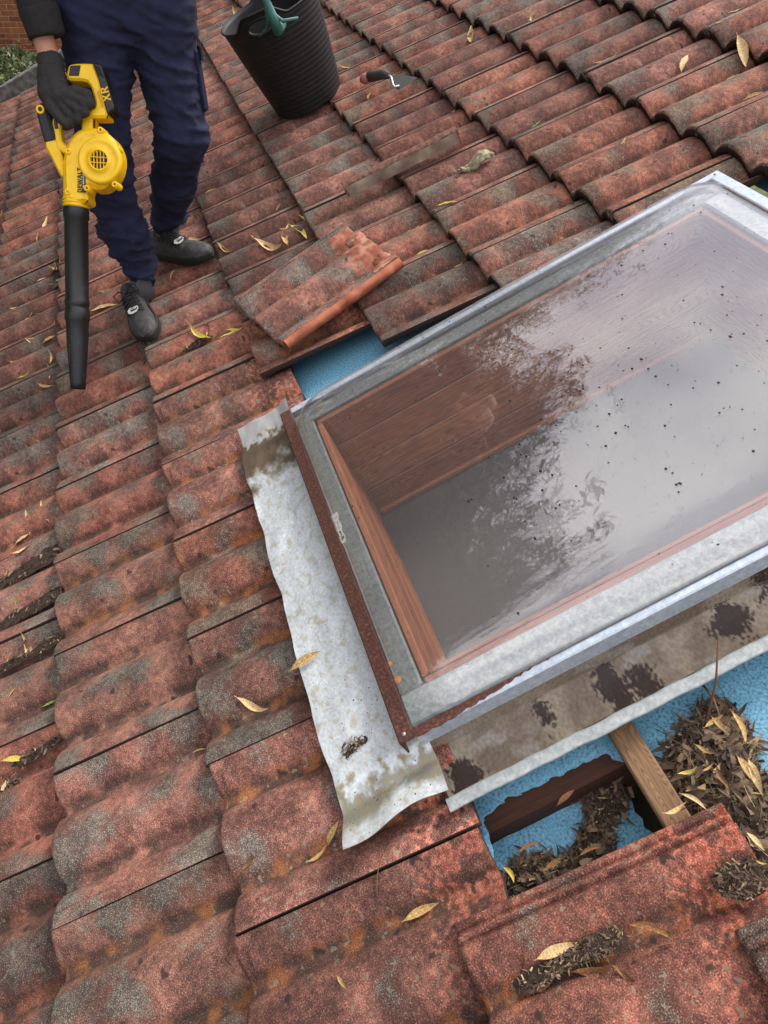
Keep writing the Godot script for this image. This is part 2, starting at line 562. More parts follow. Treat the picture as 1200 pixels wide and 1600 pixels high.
	sheet(low, 24, 30, func(a, b): return Vector3(lerpf(0.68, 0.985 + 0.02 * hn.get_noise_2d(b * 0.5, 3.0), a), -0.158 + 0.006 * sag.get_noise_2d(a * 2, b * 3 + 5) - 0.01 * a, -lerpf(-2.34, -1.946, b)))
	part("lower_underlay", done(low), M.underlay_blue, roof)
	mat("ceiling_board", Color(0.44, 0.39, 0.33), 0.95)
	for r in [[-2.4, -0.80, -0.4, 0.72], [-2.4, -1.9, 0.72, 2.2]]:     # the ceiling below the roof void
		part("void_floor", box_mesh(Vector3(r[2], -0.36, -r[1]), Vector3(r[3], -0.34, -r[0]), 0.0), M.ceiling_board, roof)
	part("rafter", box_mesh(Vector3(0.5, -0.23, 1.895), Vector3(2.2, -0.1115, 1.945), 0.003), M.rafter_wood, roof)
	part("rafter", box_mesh(Vector3(0.5, -0.23, 2.36), Vector3(2.2, -0.1115, 2.41), 0.003), M.rafter_wood, roof)
	var bt := part("batten", box_mesh(Vector3(1.006, -0.102, 1.80), Vector3(1.048, -0.064, 2.115), 0.003), M.batten_wood, roof)
	bt.rotation.y = 0.0
	# far end of the roof: a grey barge board standing proud of the last tiles
	part("barge_board", box_mesh(Vector3(-2.6, -0.16, -4.62), Vector3(4.3, 0.035, -4.575), 0.006), M.barge_wood, roof)
	part("barge_board", box_mesh(Vector3(-2.6, 0.02, -4.66), Vector3(4.3, 0.055, -4.5755), 0.006), M.barge_wood, roof)
func wood_tex(sd: int, w: int, h: int, dark: Color, light: Color, rings := 5.0) -> ImageTexture:   # grain along x
	var base := noise(sd, 0.004, 2)
	var fine := grey(sd + 3, w, h, 0.12, 3, FastNoiseLite.TYPE_SIMPLEX_SMOOTH, 12.0)
	var o := PackedByteArray()
	o.resize(w * h * 3)
	for y in h:
		for x in w:
			var q := base.get_noise_2d(x * 0.35, y * 2.2)
			var k := fposmod(q * rings * 3.0 + y * 0.02, 1.0)
			k = 1.0 - absf(k * 2.0 - 1.0)
			var t := clampf(0.25 + 0.45 * ss(0.0, 0.7, k) + (fine[y * w + x] / 255.0 - 0.5) * 0.7, 0, 1)
			var c := dark.lerp(light, t)
			var i := (y * w + x) * 3
			o[i] = int(c.r * 255); o[i + 1] = int(c.g * 255); o[i + 2] = int(c.b * 255)
	return tex_of(o, w, h)

# ---------- skylight ----------
func build_skylight() -> void:
	var uc := -1.35
	var vc := 1.30
	var Q := func(u, v, n): return Vector3(v - vc, n + 0.06, -(u - uc))
	var s := thing("skylight", "clear domed skylight in a rusty galvanised frame with timber lined shaft", "skylight", W(uc, vc, -0.06), RB)
	var U0 := -1.818
	var U1 := -0.882
	var V0 := 0.704
	var V1 := 1.898
	var bx := func(u0, u1, v0, v1, n0, n1, bev): return box_mesh(Q.call(u1, v0, n0), Q.call(u0, v1, n1), bev)
	# galvanised kerb below the dome, its top visible through the rim
	var ku := 0.024
	var iu0 := -1.733
	var iu1 := -0.946
	var iv0 := 0.774
	var iv1 := 1.815
	part("kerb", bx.call(U0 + ku, iu0, V0 + ku, V1 - ku, -0.10, 0.040, 0.004), M.galvanised, s)
	part("kerb", bx.call(iu1, U1 - ku, V0 + ku, V1 - ku, -0.10, 0.040, 0.004), M.galvanised_reflection_dark, s)  # far side: dark tree reflection painted into the metal colour
	part("kerb", bx.call(iu0 + 0.0005, iu1 - 0.0005, V0 + ku, iv0, -0.10, 0.039, 0.004), M.galvanised_reflection_dark, s)  # same darkened copy on the lower side
	part("kerb", bx.call(iu0 + 0.0005, iu1 - 0.0005, iv1, V1 - ku, -0.10, 0.039, 0.004), M.galvanised, s)
	# outer angle: a flange on top and a lip turned down outside
	var fw := 0.028
	var low := part("frame_rail", bx.call(U0, U1, V0, V0 + fw, 0.046, 0.052, 0.002), M.rust, s)
	low.set_meta("label", "rusty brown lower rail of the frame")
	part("lip", bx.call(U0 + 0.001, U1 - 0.001, V0 - 0.0005, V0 + 0.003, -0.012, 0.0505, 0.0008), M.rust, low)
	var near := part("frame_rail", bx.call(U0, U0 + fw * 0.5, V0 + fw + 0.0005, V1, 0.046, 0.0515, 0.002), M.galvanised_edge, s)
	part("lip", bx.call(U0 - 0.0005, U0 + 0.004, V0 + fw + 0.0005, V1 - 0.001, 0.012, 0.0505, 0.001), M.galvanised_edge, near)
	var far := part("frame_rail", bx.call(U1 - fw * 0.62, U1, V0 + fw + 0.0005, V1, 0.046, 0.0515, 0.002), M.galvanised_edge, s)
	part("lip", bx.call(U1 - 0.004, U1 + 0.0005, V0 + fw + 0.0005, V1 - 0.001, 0.0, 0.0505, 0.001), M.galvanised_edge, far)
	var high := part("frame_rail", bx.call(U0 + fw * 0.5 + 0.0005, U1 - fw * 0.62 - 0.0005, V1 - fw, V1, 0.046, 0.0513, 0.002), M.galvanised_edge, s)
	part("lip", bx.call(U0 + 0.005, U1 - 0.005, V1 - 0.003, V1 + 0.0005, -0.012, 0.0503, 0.001), M.galvanised_edge, high)
	# rust creeping from the corner along the near rail: a flaked layer with a ragged edge
	var rn := noise(31, 22.0, 3)
	var st := st_new()
	sheet(st, 60, 3, func(a, b):
		var v: float = lerpf(V0 + fw + 0.001, V0 + 0.30, a)
		var wd := lerpf(0.0185, 0.001, ss(0.1, 1.0, a)) + 0.004 * rn.get_noise_2d(a, 1.0)
		return Q.call(U0 + 0.0145 - maxf(wd, 0.0004) * b, v, 0.0522))
	part("rust_patch", done(st), M.rust, near)
	# screws in the rails
	for e in [[U0 + 0.012, V0 + 0.013], [U1 - 0.012, V1 - 0.013], [U1 - 0.012, V0 + 0.4], [U0 + 0.008, V1 - 0.3], [U1 - 0.3, V1 - 0.012]]:
		var sc := st_new()
		lathe(sc, [Vector2(0, 0.0028), Vector2(0.002, 0.0026), Vector2(0.0034, 0.0012), Vector2(0.0036, 0)], 10, Transform3D(Basis(), Q.call(e[0], e[1], 0.0516)))
		part("screw", done(sc), M.zinc, s)
	# timber shaft: boards along the two long sides and across the ends, a mitred bead at the top
	var nb := 4
	var bh := 0.094
	var top := 0.030
	for i in nb:
		var n1 := top - i * bh
		var n0 := n1 - bh + 0.0045
		var inset := 0.004 * (i % 2)
		part("lining_board", bx.call(iu1 - 0.016, iu1 - 0.002, iv0 + 0.004, iv1 - 0.004, n0, n1, 0.002), M["cedar_%d" % (i % 3)], s)
		part("lining_board", bx.call(iu0 + 0.002, iu0 + 0.016, iv0 + 0.004, iv1 - 0.004, n0, n1, 0.002), M["cedar_%d" % ((i + 1) % 3)], s)
		part("lining_board", end_board(Q, iu0 + 0.018, iu1 - 0.018, iv0 + 0.002, iv0 + 0.016, n0, n1), M["cedar_%d" % ((i + 2) % 3)], s)
		part("lining_board", end_board(Q, iu0 + 0.018, iu1 - 0.018, iv1 - 0.016, iv1 - 0.002, n0, n1), M["cedar_%d" % (i % 3)], s)
	var dn := top - nb * bh
	for b in [[iu1 - 0.03, iu1 - 0.0162, iv0 + 0.0165, iv1 - 0.0165], [iu0 + 0.0162, iu0 + 0.03, iv0 + 0.0165, iv1 - 0.0165]]:
		part("bead", bx.call(b[0], b[1], b[2], b[3], dn, dn + 0.02, 0.004), M.cedar_1, s)
	part("bead", bx.call(iu0 + 0.0165, iu0 + 0.024, iv0 + 0.017, iv1 - 0.017, top - 0.010, top + 0.003, 0.002), M.cedar_2, s)
	part("ceiling_panel", bx.call(iu0 - 0.03, iu1 + 0.03, iv0 - 0.03, iv1 + 0.03, dn - 0.012, dn - 0.003, 0.002), M.panel_grey, s)
	# acrylic dome: a rim that rises from the frame, then a shallow bulge
	st = st_new()
	var du := (U1 - U0) / 2 - 0.012
	var dv := (V1 - V0) / 2 - 0.026
	var dome := func(a, b):
		var x: float = sin(clampf(a * 2.0 - 1.0, -1, 1) * PI / 2)
		var y: float = sin(clampf(b * 2.0 - 1.0, -1, 1) * PI / 2)
		return Q.call(uc + x * du, vc + y * dv, dome_n(x * du, y * dv, du, dv))
	sheet(st, 64, 72, dome)
	sheet(st, 64, 72, func(a, b): return dome.call(a, b) - Vector3(0, 0.003, 0), true)
	part("dome", done(st), M.acrylic, s)
	st = st_new()          # second skin of the double dome, added to strengthen the sky reflection
	var dome2 := func(a, b):
		var p: Vector3 = dome.call(a, b)
		return Vector3(p.x * 0.985, p.y - 0.004 - 0.5 * (p.y - 0.1135), p.z * 0.98)
	sheet(st, 64, 72, dome2)
	sheet(st, 64, 72, func(a, b): return dome2.call(a, b) - Vector3(0, 0.003, 0), true)
	part("inner_dome", done(st), M.acrylic, s)
	# specks of grit lying on the dome
	var gm := SphereMesh.new()
	gm.radius = 0.5
	gm.height = 0.7
	gm.radial_segments = 7
	gm.rings = 3
	rng.seed = 5
	var xs := []
	for i in 620:
		var x := rng.randf_range(-du, du) * 0.95
		var y := rng.randf_range(-dv, dv) * 0.95
		if rng.randf() < 0.4:
			x = lerpf(x, -0.25, 0.5)
			y = lerpf(y, 0.1, 0.45)
		var r := 0.0015 + 0.0042 * pow(rng.randf(), 4.0)
		xs.append(Transform3D(Basis(Vector3.UP, rng.randf() * TAU).scaled(Vector3(r, r * 0.5, r * rng.randf_range(0.7, 1.6))), Q.call(uc + x, vc + y, dome_n(x, y, du, dv) + r * 0.1)))
	many("grit", gm, M.grit, s, xs)
	# torn paper sticker on the lower kerb
	st = st_new()
	var pts := [un(515, 808, 0.041), un(526, 799, 0.041), un(541, 846, 0.041), un(531, 850, 0.041)]
	sheet(st, 6, 12, func(a, b):
		var p: Vector2 = pts[0].lerp(pts[1], a).lerp((pts[3] as Vector2).lerp(pts[2], a), b)
		return Q.call(p.x, p.y + 0.0015 * sin(b * 17), 0.0402))
	part("sticker", done(st), M.sticker, s)
	for e in [[608, 1037, 0.006], [620, 1062, 0.008]]:
		var p := un(e[0], e[1], 0.041)
		st = st_new()      # dried drips of sealant on the kerb
		lathe(st, [Vector2(0, 0.004), Vector2(e[2] * 0.6, 0.003), Vector2(e[2], 0.0)], 9, Transform3D(Basis(), Q.call(p.x, p.y, 0.0395)))
		part("sealant_drip", done(st), M.sealant, s)
func end_board(Q: Callable, u0: float, u1: float, v0: float, v1: float, n0: float, n1: float) -> ArrayMesh:   # board across the slope; its grain runs along u
	var st := st_new()
	st.set_smooth_group(-1)
	box(st, Q.call(u1, v0, n0), Q.call(u0, v1, n1), 0.002)
	return done(st)
func dome_n(x: float, y: float, du: float, dv: float) -> float:
	var ex := du - absf(x)
	var ey := dv - absf(y)
	var r := 0.10
	var d := minf(ex, ey)
	if ex < r and ey < r:
		d = r - Vector2(r - ex, r - ey).length()
	d = maxf(d, 0.0)
	return 0.0535 + 0.050 * (1.0 - exp(-d / 0.032)) + 0.030 * (1.0 - pow(x / du, 2)) * (1.0 - pow(y / dv, 2))
func many(called: String, mesh: Mesh, m: Material, parent: Node, xs: Array, cols := []) -> MultiMeshInstance3D:
	var mm := MultiMesh.new()
	mm.transform_format = MultiMesh.TRANSFORM_3D
	mm.use_colors = cols.size() > 0
	mm.mesh = mesh
	mm.instance_count = xs.size()
	for i in xs.size():
		mm.set_instance_transform(i, xs[i])
		if cols.size() > 0:
			mm.set_instance_color(i, cols[i])
	var o := MultiMeshInstance3D.new()
	o.name = called
	o.multimesh = mm
	o.material_override = m
	o.set_meta("kind", "stuff")
	parent.add_child(o, true)
	return o

# ---------- flashings ----------
func flash_tex() -> ImageTexture:   # u along the sheet's length (x), across (y)
	var w := 1024
	var h := 192
	var a := grey(61, w, h, 0.012, 4)
	var b := grey(62, w, h, 0.09, 3)
	var c := grey(63, w, h, 0.035, 3)
	var d := grey(64, w, h, 0.11, 2)
	var o := PackedByteArray()
	o.resize(w * h * 3)
	for y in h:
		for x in w:
			var i := y * w + x
			var p := float(x) / w
			var q := float(y) / h
			var na := a[i] / 255.0
			var nb := b[i] / 255.0
			var nc := c[i] / 255.0
			var t := 0.735 + 0.06 * na + 0.11 * (nb - 0.5) + 0.10 * (d[i] / 255.0 - 0.5)
			var col := Color(t * 0.97, t, t * 1.005)
			col = col.lerp(Color(0.60, 0.55, 0.42), ss(0.62, 0.8, nc + (nb - 0.5) * 0.3) * 0.45)
			# brown water mark across the far end
			var br := ss(0.055, 0.085, p + (nc - 0.5) * 0.05) * ss(0.24, 0.14, p + (na - 0.5) * 0.16)
			col = col.lerp(Color(0.36, 0.27, 0.16).lerp(Color(0.24, 0.2, 0.16), nb), br * 0.85)
			col = col.lerp(Color(0.58, 0.57, 0.56), ss(0.075, 0.055, p + (nc - 0.5) * 0.05) * 0.7)
			# dirt left where the sheet turns up at the near end, with yellow stains
			var dp := ss(0.905, 0.94, p + (nc - 0.5) * 0.07) * ss(0.985, 0.955, p + (na - 0.5) * 0.05)
			col = col.lerp(Color(0.33, 0.32, 0.29).lerp(Color(0.47, 0.40, 0.24), nc), dp * 0.65)
			if d[i] / 255.0 > 0.86 + 0.05 * (1.0 - ss(0.5, 0.75, p)) and nb > 0.5:
				col = Color(0.13, 0.12, 0.11)
			o[i * 3] = clampi(int(col.r * 255), 0, 255); o[i * 3 + 1] = clampi(int(col.g * 255), 0, 255); o[i * 3 + 2] = clampi(int(col.b * 255), 0, 255)
	return tex_of(o, w, h)
func tray_tex() -> ImageTexture:
	var w := 1024
	var h := 128
	var a := grey(71, w, h, 0.011, 4)
	var b := grey(72, w, h, 0.022, 5, FastNoiseLite.TYPE_SIMPLEX_SMOOTH, 3.0)
	var fine := grey(73, w, h, 0.16, 3)
	var o := PackedByteArray()
	o.resize(w * h * 3)
	var stains := []          # where dirt lies in the photograph: [along, across, radius]
	for e in [[850, 1105, 0.016], [1005, 1052, 0.024], [968, 1078, 0.022], [1130, 945, 0.03], [722, 1195, 0.022], [900, 1140, 0.010], [1195, 900, 0.035], [935, 1020, 0.016]]:
		var p := un(e[0], e[1], -0.05)
		stains.append([(p.y - 0.738) / 1.322, clampf((-1.806 - p.x) / 0.094, 0, 1), e[2]])
	for y in h:
		for x in w:
			var i := y * w + x
			var na := a[i] / 255.0
			var nb := b[i] / 255.0
			var p := float(x) / w * 1.322
			var q := float(y) / h
			var c := Color(0.44, 0.385, 0.33).lerp(Color(0.55, 0.505, 0.435), ss(0.25, 0.7, na))
			c = c.lerp(Color(0.60, 0.585, 0.56), ss(0.62, 0.85, nb + (0.5 - na) * 0.3) * 0.6)
			var dk := 0.0
			for e in stains:
				var dd: float = Vector2(p - e[0] * 1.322, (q - (0.33 + e[1] * 0.5)) * 0.09).length() / e[2]
				dk = maxf(dk, ss(1.0, 0.55, dd + (nb - 0.5) * 2.0 + (fine[i] / 255.0 - 0.5) * 1.1))
			c = c.lerp(Color(0.175, 0.125, 0.105), dk * 0.9)
			var gr := 1.0 + (fine[i] / 255.0 - 0.5) * 0.3
			o[i * 3] = clampi(int(c.r * gr * 255), 0, 255); o[i * 3 + 1] = clampi(int(c.g * gr * 255), 0, 255); o[i * 3 + 2] = clampi(int(c.b * gr * 255), 0, 255)
	return tex_of(o, w, h)
func build_flashings() -> void:
	mat("apron_metal", Color.WHITE, 0.5, 0.25, flash_tex())
	var s := thing("apron_flashing", "crumpled pale metal flashing sheet below the skylight, stained brown at one end", "flashing", W(-1.36, 0.65, 0.0), RB)
	var nz := noise(81, 6.0, 3)
	var edge := noise(82, 9.0, 2)
	var f := func(a, b):
		var u: float = lerpf(-0.795, -1.918, a)
		var v0: float = 0.566 + 0.006 * edge.get_noise_1d(a * 0.7) + 0.010 * ss(0.2, 0.0, a) - 0.008 * ss(0.9, 1.0, a)
		var v1: float = 0.7265
		if a > 0.88:
			v1 += 0.017 * ss(0.88, 0.90, a)
		u += 0.020 * b * ss(0.85, 1.0, a) - 0.006 * sin(b * 7.0) * ss(0.93, 1.0, a)
		var v: float = lerpf(v0, v1, b)
		var n: float = lerpf(surf(u, v), 0.004, 0.97) + 0.009 + 0.005 * nz.get_noise_2d(a * 1.0, b * 0.3) + 0.0005 * nz.get_noise_2d(a * 9, b * 2 + 4)
		n += 0.014 * ss(0.75, 1.0, b) * ss(0.9, 0.82, a)
		n -= 0.014 * clampf((a - 0.905) / 0.04, 0, 1) - 0.026 * clampf((a - 0.945) / 0.055, 0, 1) * (0.4 + 0.6 * ss(1.0, 0.2, b))
		n += 0.012 * exp(-pow((a - 0.12) / 0.02, 2)) * (0.4 + 0.6 * b) - 0.007 * exp(-pow((a - 0.075) / 0.015, 2))
		return Vector3(v - 0.65, maxf(n, surf(u, v) + 0.004), -(u + 1.36))
	var st := st_new()
	sheet(st, 220, 26, f)
	part("sheet", done(st), M.apron_metal, s)
	st = st_new()
	sheet(st, 220, 1, func(a, b): return f.call(a, 0.0) - Vector3(0, 0.0018 * b, 0))
	sheet(st, 1, 26, func(a, b): return f.call(1.0, b) - Vector3(0, 0.0018 * a, 0))
	part("cut_edge", done(st), M.zinc, s)
	# side tray: a dirty gutter pan along the near side with a bright hemmed lip
	mat("tray_metal", Color.WHITE, 0.6, 0.15, tray_tex())
	var t := thing("side_gutter", "brown stained metal gutter tray with pale hemmed lip beside the skylight", "gutter", W(-1.86, 1.4, -0.05), RB)
	var sec := [[-1.806, 0.012], [-1.806, -0.043], [-1.809, -0.049], [-1.85, -0.052], [-1.893, -0.050], [-1.8985, -0.046], [-1.9, -0.022]]
	st = st_new()
	var wob := noise(83, 4.0, 2)
	sheet(st, 90, 6, func(a, b):
		var k := int(round(b * 6))
		var v: float = lerpf(0.729, 2.06, a)
		return Vector3(v - 1.4, sec[k][1] + 0.05 + 0.0015 * wob.get_noise_2d(a * 6, b), -(sec[k][0] + 1.86)))
	part("pan", done(st), M.tray_metal, t)
	st = st_new()
	var hem := [[-1.899, -0.026], [-1.9005, -0.0215], [-1.904, -0.020], [-1.920, -0.0205], [-1.923, -0.0225], [-1.921, -0.026]]
	sheet(st, 90, 5, func(a, b):
		var k := int(round(b * 5))
		var v: float = lerpf(0.728, 2.06, a)
		return Vector3(v - 1.4, hem[k][1] + 0.05 + 0.0012 * wob.get_noise_2d(a * 6, 3), -(hem[k][0] + 1.86 + 0.002 * wob.get_noise_2d(a * 4, 9))))
	part("lip", done(st), M.galvanised, t)
# ---------- small things on the roof ----------
var leaf_meshes := []
func leaf_mesh(sd: int, bend: float, twist: float, fold: float, width: float) -> ArrayMesh:   # a narrow leaf of length 1 along x, with stalk
	var st := st_new()
	var r := RandomNumberGenerator.new()
	r.seed = sd
	var side := r.randf_range(-0.12, 0.12)
	var f := func(a, b):
		var x: float = a
		var w: float = width * pow(maxf(sin(PI * pow(clampf((a - 0.10) / 0.9, 0, 1), 0.8)), 0.0), 0.9) * 0.5 + 0.008
		var y: float = (b - 0.5) * 2.0
		var rip := 0.010 * sin(a * 21.0 + sd) * absf(y)
		var p := Vector3(x, absf(y) * w * fold + rip, y * w)
		p = Basis(Vector3.RIGHT, twist * (a - 0.4)) * p
		p.y += bend * 4.0 * (a - 0.5) * (a - 0.5) - bend * 0.3
		p.z += side * sin(PI * a)
		return p
	sheet(st, 14, 4, f)
	return done(st)
func build_leaves() -> void:
	mat("leaf_tan", Color.WHITE, 0.75, 0.0, ramp(seamless(501, 128, 0.02, 4), [[0.0, Color(0.44, 0.31, 0.17)], [0.5, Color(0.66, 0.53, 0.32)], [1.0, Color(0.80, 0.70, 0.48)]]), null, 0.1, 6.0)
	mat("leaf_pale", Color.WHITE, 0.75, 0.0, ramp(seamless(502, 128, 0.02, 4), [[0.0, Color(0.60, 0.46, 0.30)], [0.5, Color(0.78, 0.66, 0.46)], [1.0, Color(0.86, 0.78, 0.60)]]), null, 0.1, 6.0)
	mat("leaf_brown", Color.WHITE, 0.75, 0.0, ramp(seamless(503, 128, 0.02, 4), [[0.0, Color(0.30, 0.19, 0.11)], [0.5, Color(0.48, 0.32, 0.18)], [1.0, Color(0.64, 0.46, 0.27)]]), null, 0.1, 6.0)
	mat("leaf_yellow", Color.WHITE, 0.7, 0.0, ramp(seamless(504, 128, 0.02, 4), [[0.0, Color(0.55, 0.46, 0.16)], [0.5, Color(0.72, 0.64, 0.27)], [1.0, Color(0.82, 0.76, 0.45)]]), null, 0.1, 6.0)
	mat("leaf_green", Color.WHITE, 0.65, 0.0, ramp(seamless(505, 128, 0.02, 4), [[0.0, Color(0.30, 0.42, 0.10)], [0.5, Color(0.46, 0.58, 0.20)], [1.0, Color(0.62, 0.68, 0.34)]]), null, 0.1, 6.0)
	mat("twig", Color(0.42, 0.30, 0.20), 0.85)
	for i in 6:
		leaf_meshes.append(leaf_mesh(i * 3 + 1, [0.08, 0.18, -0.06, 0.26, 0.03, 0.1][i], [0.4, -1.2, 0.9, 1.8, -0.4, 0.2][i], [0.5, 0.8, 0.3, 0.9, 0.5, 0.2][i], [0.19, 0.16, 0.21, 0.17, 0.14, 0.34][i]))
	# base and tip of each leaf in the photograph, kind of colour
	var t := [
		[927, 101, 972, 79, 0], [1064, 108, 1075, 94, 1], [1132, 115, 1155, 102, 0], [1152, 92, 1166, 100, 1], [1157, 148, 1192, 135, 0], [1136, 22, 1171, 6, 0], [1118, 40, 1130, 36, 1], [974, 250, 982, 234, 0], [1020, 229, 1037, 220, 1],
		[864, 141, 884, 134, 0], [829, 194, 845, 185, 4], [735, 62, 740, 52, 0], [824, 34, 829, 28, 3], [706, 186, 713, 178, 1], [582, 106, 585, 100, 3], [575, 154, 579, 148, 3], [587, 264, 593, 260, 1],
		[530, 108, 553, 97, 3], [365, 32, 367, 20, 1], [350, 218, 361, 213, 1], [362, 213, 375, 208, 0], [377, 226, 388, 222, 0], [328, 318, 341, 297, 0], [430, 327, 438, 317, 2], [434, 356, 452, 344, 3], [452, 344, 467, 338, 3],
		[407, 393, 443, 385, 1], [449, 382, 459, 363, 0], [455, 360, 476, 368, 3], [392, 446, 427, 428, 3], [347, 395, 361, 391, 0], [477, 354, 517, 335, 3], [633, 355, 652, 342, 3], [692, 353, 723, 334, 3], [644, 390, 671, 379, 3], [704, 408, 719, 400, 1], [350, 513, 372, 506, 3],
		[310, 527, 331, 528, 3], [335, 526, 374, 504, 3], [323, 527, 328, 510, 0], [270, 443, 275, 428, 1], [228, 434, 241, 427, 1], [152, 453, 180, 442, 0], [140, 488, 180, 470, 1], [191, 504, 203, 497, 2], [287, 374, 308, 366, 1], [245, 424, 252, 411, 2],
		[73, 363, 84, 350, 1], [54, 374, 69, 362, 0], [83, 398, 91, 388, 1], [82, 429, 92, 414, 0], [90, 431, 102, 412, 0], [55, 438, 70, 430, 1], [77, 446, 86, 435, 1], [24, 493, 36, 486, 1], [25, 501, 50, 486, 1], [52, 486, 82, 471, 0], [80, 515, 88, 502, 1], [41, 532, 63, 536, 0], [63, 535, 85, 523, 0], [11, 563, 31, 554, 0], [75, 565, 83, 553, 0], [77, 593, 80, 574, 0], [44, 602, 61, 594, 1], [0, 350, 11, 338, 1], [37, 606, 60, 595, 4], [60, 601, 80, 595, 0],
		[13, 849, 41, 832, 1], [43, 832, 60, 812, 1], [76, 814, 82, 796, 1], [72, 845, 77, 861, 0], [38, 881, 69, 863, 1], [0, 911, 21, 897, 1], [37, 891, 68, 879, 4], [23, 963, 44, 944, 4], [50, 951, 66, 940, 1], [40, 1026, 56, 1001, 1], [0, 1038, 19, 1022, 1], [33, 1101, 45, 1085, 3], [57, 1102, 81, 1090, 4], [20, 1198, 51, 1189, 3], [0, 1218, 21, 1203, 3], [293, 1174, 316, 1166, 0],
		[378, 1098, 419, 1109, 1], [478, 1349, 515, 1318, 0], [508, 1325, 538, 1290, 0], [627, 1441, 684, 1411, 0], [527, 1524, 543, 1546, 0], [388, 1366, 401, 1335, 2],
		[838, 1503, 905, 1475, 1], [824, 1554, 872, 1514, 5], [900, 1513, 975, 1469, 4], [892, 1521, 962, 1509, 2], [958, 1509, 999, 1536, 2], [980, 1448, 1053, 1469, 2], [1060, 1338, 1072, 1352, 2], [822, 1487, 815, 1533, 2], [785, 1355, 805, 1381, 3]]
	var mats := [M.leaf_tan, M.leaf_pale, M.leaf_brown, M.leaf_yellow, M.leaf_green, M.leaf_brown]
	var said := ["dry tan gum leaf lying on the roof tiles", "pale bleached gum leaf lying on the roof tiles", "curled brown leaf lying on the roof tiles", "yellowish gum leaf lying on the roof tiles", "green gum leaf fallen on the roof tiles", "broad speckled brown leaf in the litter on the lowest tile"]
	rng.seed = 91
	for e in t:
		put_leaf(e, mats[e[4]], said[e[4]], -9.0)
	# leaves that lie on other things: on the apron flashing, and by the torn underlay
	put_leaf([452, 1052, 502, 1019, 2], M.leaf_tan, "curled tan leaf resting across the edge of the apron flashing", 0.016)
	for e in [[1062, 1241, 1104, 1267, 1], [1036, 1273, 1074, 1255, 1], [1058, 1213, 1090, 1201, 3], [1096, 1206, 1116, 1194, 0], [1110, 1120, 1140, 1150, 0], [1140, 1110, 1165, 1165, 0], [1150, 1180, 1185, 1230, 0], [1085, 1165, 1120, 1180, 0], [1120, 1195, 1140, 1235, 2], [1168, 1185, 1192, 1245, 1], [1100, 1140, 1128, 1122, 0], [1165, 1300, 1195, 1330, 1], [1180, 1345, 1200, 1352, 3]]:
		put_leaf(e, mats[e[4]], "dry leaf on top of the leaf litter heap by the batten", 0.004)
	for e in [[810, 1335, 846, 1318], [850, 1365, 880, 1340], [870, 1262, 898, 1235], [905, 1340, 940, 1325]]:
		put_leaf([e[0], e[1], e[2], e[3], 2], M.leaf_brown, "brown leaf in the hole of the torn underlay", -0.10)
	# twigs and leaf stalks
	for e in [[20, 416, 88, 363], [0, 517, 85, 466], [583, 1395, 612, 1300], [560, 210, 583, 167], [1070, 150, 1132, 116], [373, 500, 500, 392], [985, 1497, 1050, 1468], [300, 330, 304, 300], [62, 640, 96, 600], [120, 430, 150, 400]]:
		var p := un(e[0], e[1], -0.012)
		var q := un(e[2], e[3], -0.012)
		var st := st_new()
		var pts := []
		for i in 9:
			var r := p.lerp(q, i / 8.0) + Vector2(q.y - p.y, p.x - q.x) * 0.06 * sin(i / 8.0 * PI)
			pts.append(Vector3(r.y - p.y, surf(r.x, r.y) + 0.004 + 0.006 * sin(i / 8.0 * PI), -(r.x - p.x)))
		tube(st, pts, [0.0016, 0.0012, 0.0009], 5)
		var o := MeshInstance3D.new()
		o.name = numbered("twig")
		o.mesh = done(st)
		o.material_override = M.twig
		o.transform = Transform3D(RB, W(p.x, p.y, 0))
		tag(o, "thin brown twig across tiles " + leaf_place(p), "twig", "twigs " + leaf_place(p))
		add_child(o)
	for e in [[1104, 1128, 1122, 1000, 0.14], [1090, 1060, 1126, 1122, 0.10]]:
		var p := un(e[0], e[1], -0.05)
		var st := st_new()
		var hi := 1 if e[4] > 0.12 else 3
		var a := Vector3(0, 0, 0)
		var tipn := 0.12 if hi == 1 else 0.03
		var q := un(e[2], e[3], -0.05 + tipn)
		tube(st, [a, Vector3((q.y - p.y) * 0.5 + 0.006, tipn * 0.45, -(q.x - p.x) * 0.5), Vector3(q.y - p.y, tipn, -(q.x - p.x))], [0.0026, 0.002, 0.0009], 6)
		var o := MeshInstance3D.new()
		o.name = numbered("twig")
		o.mesh = done(st)
		o.material_override = M.twig
		o.transform = Transform3D(RB, W(p.x, p.y, -0.05))
		tag(o, "upright dry twig sticking out of the leaf litter heap", "twig", "twigs in the litter heap")
		add_child(o)
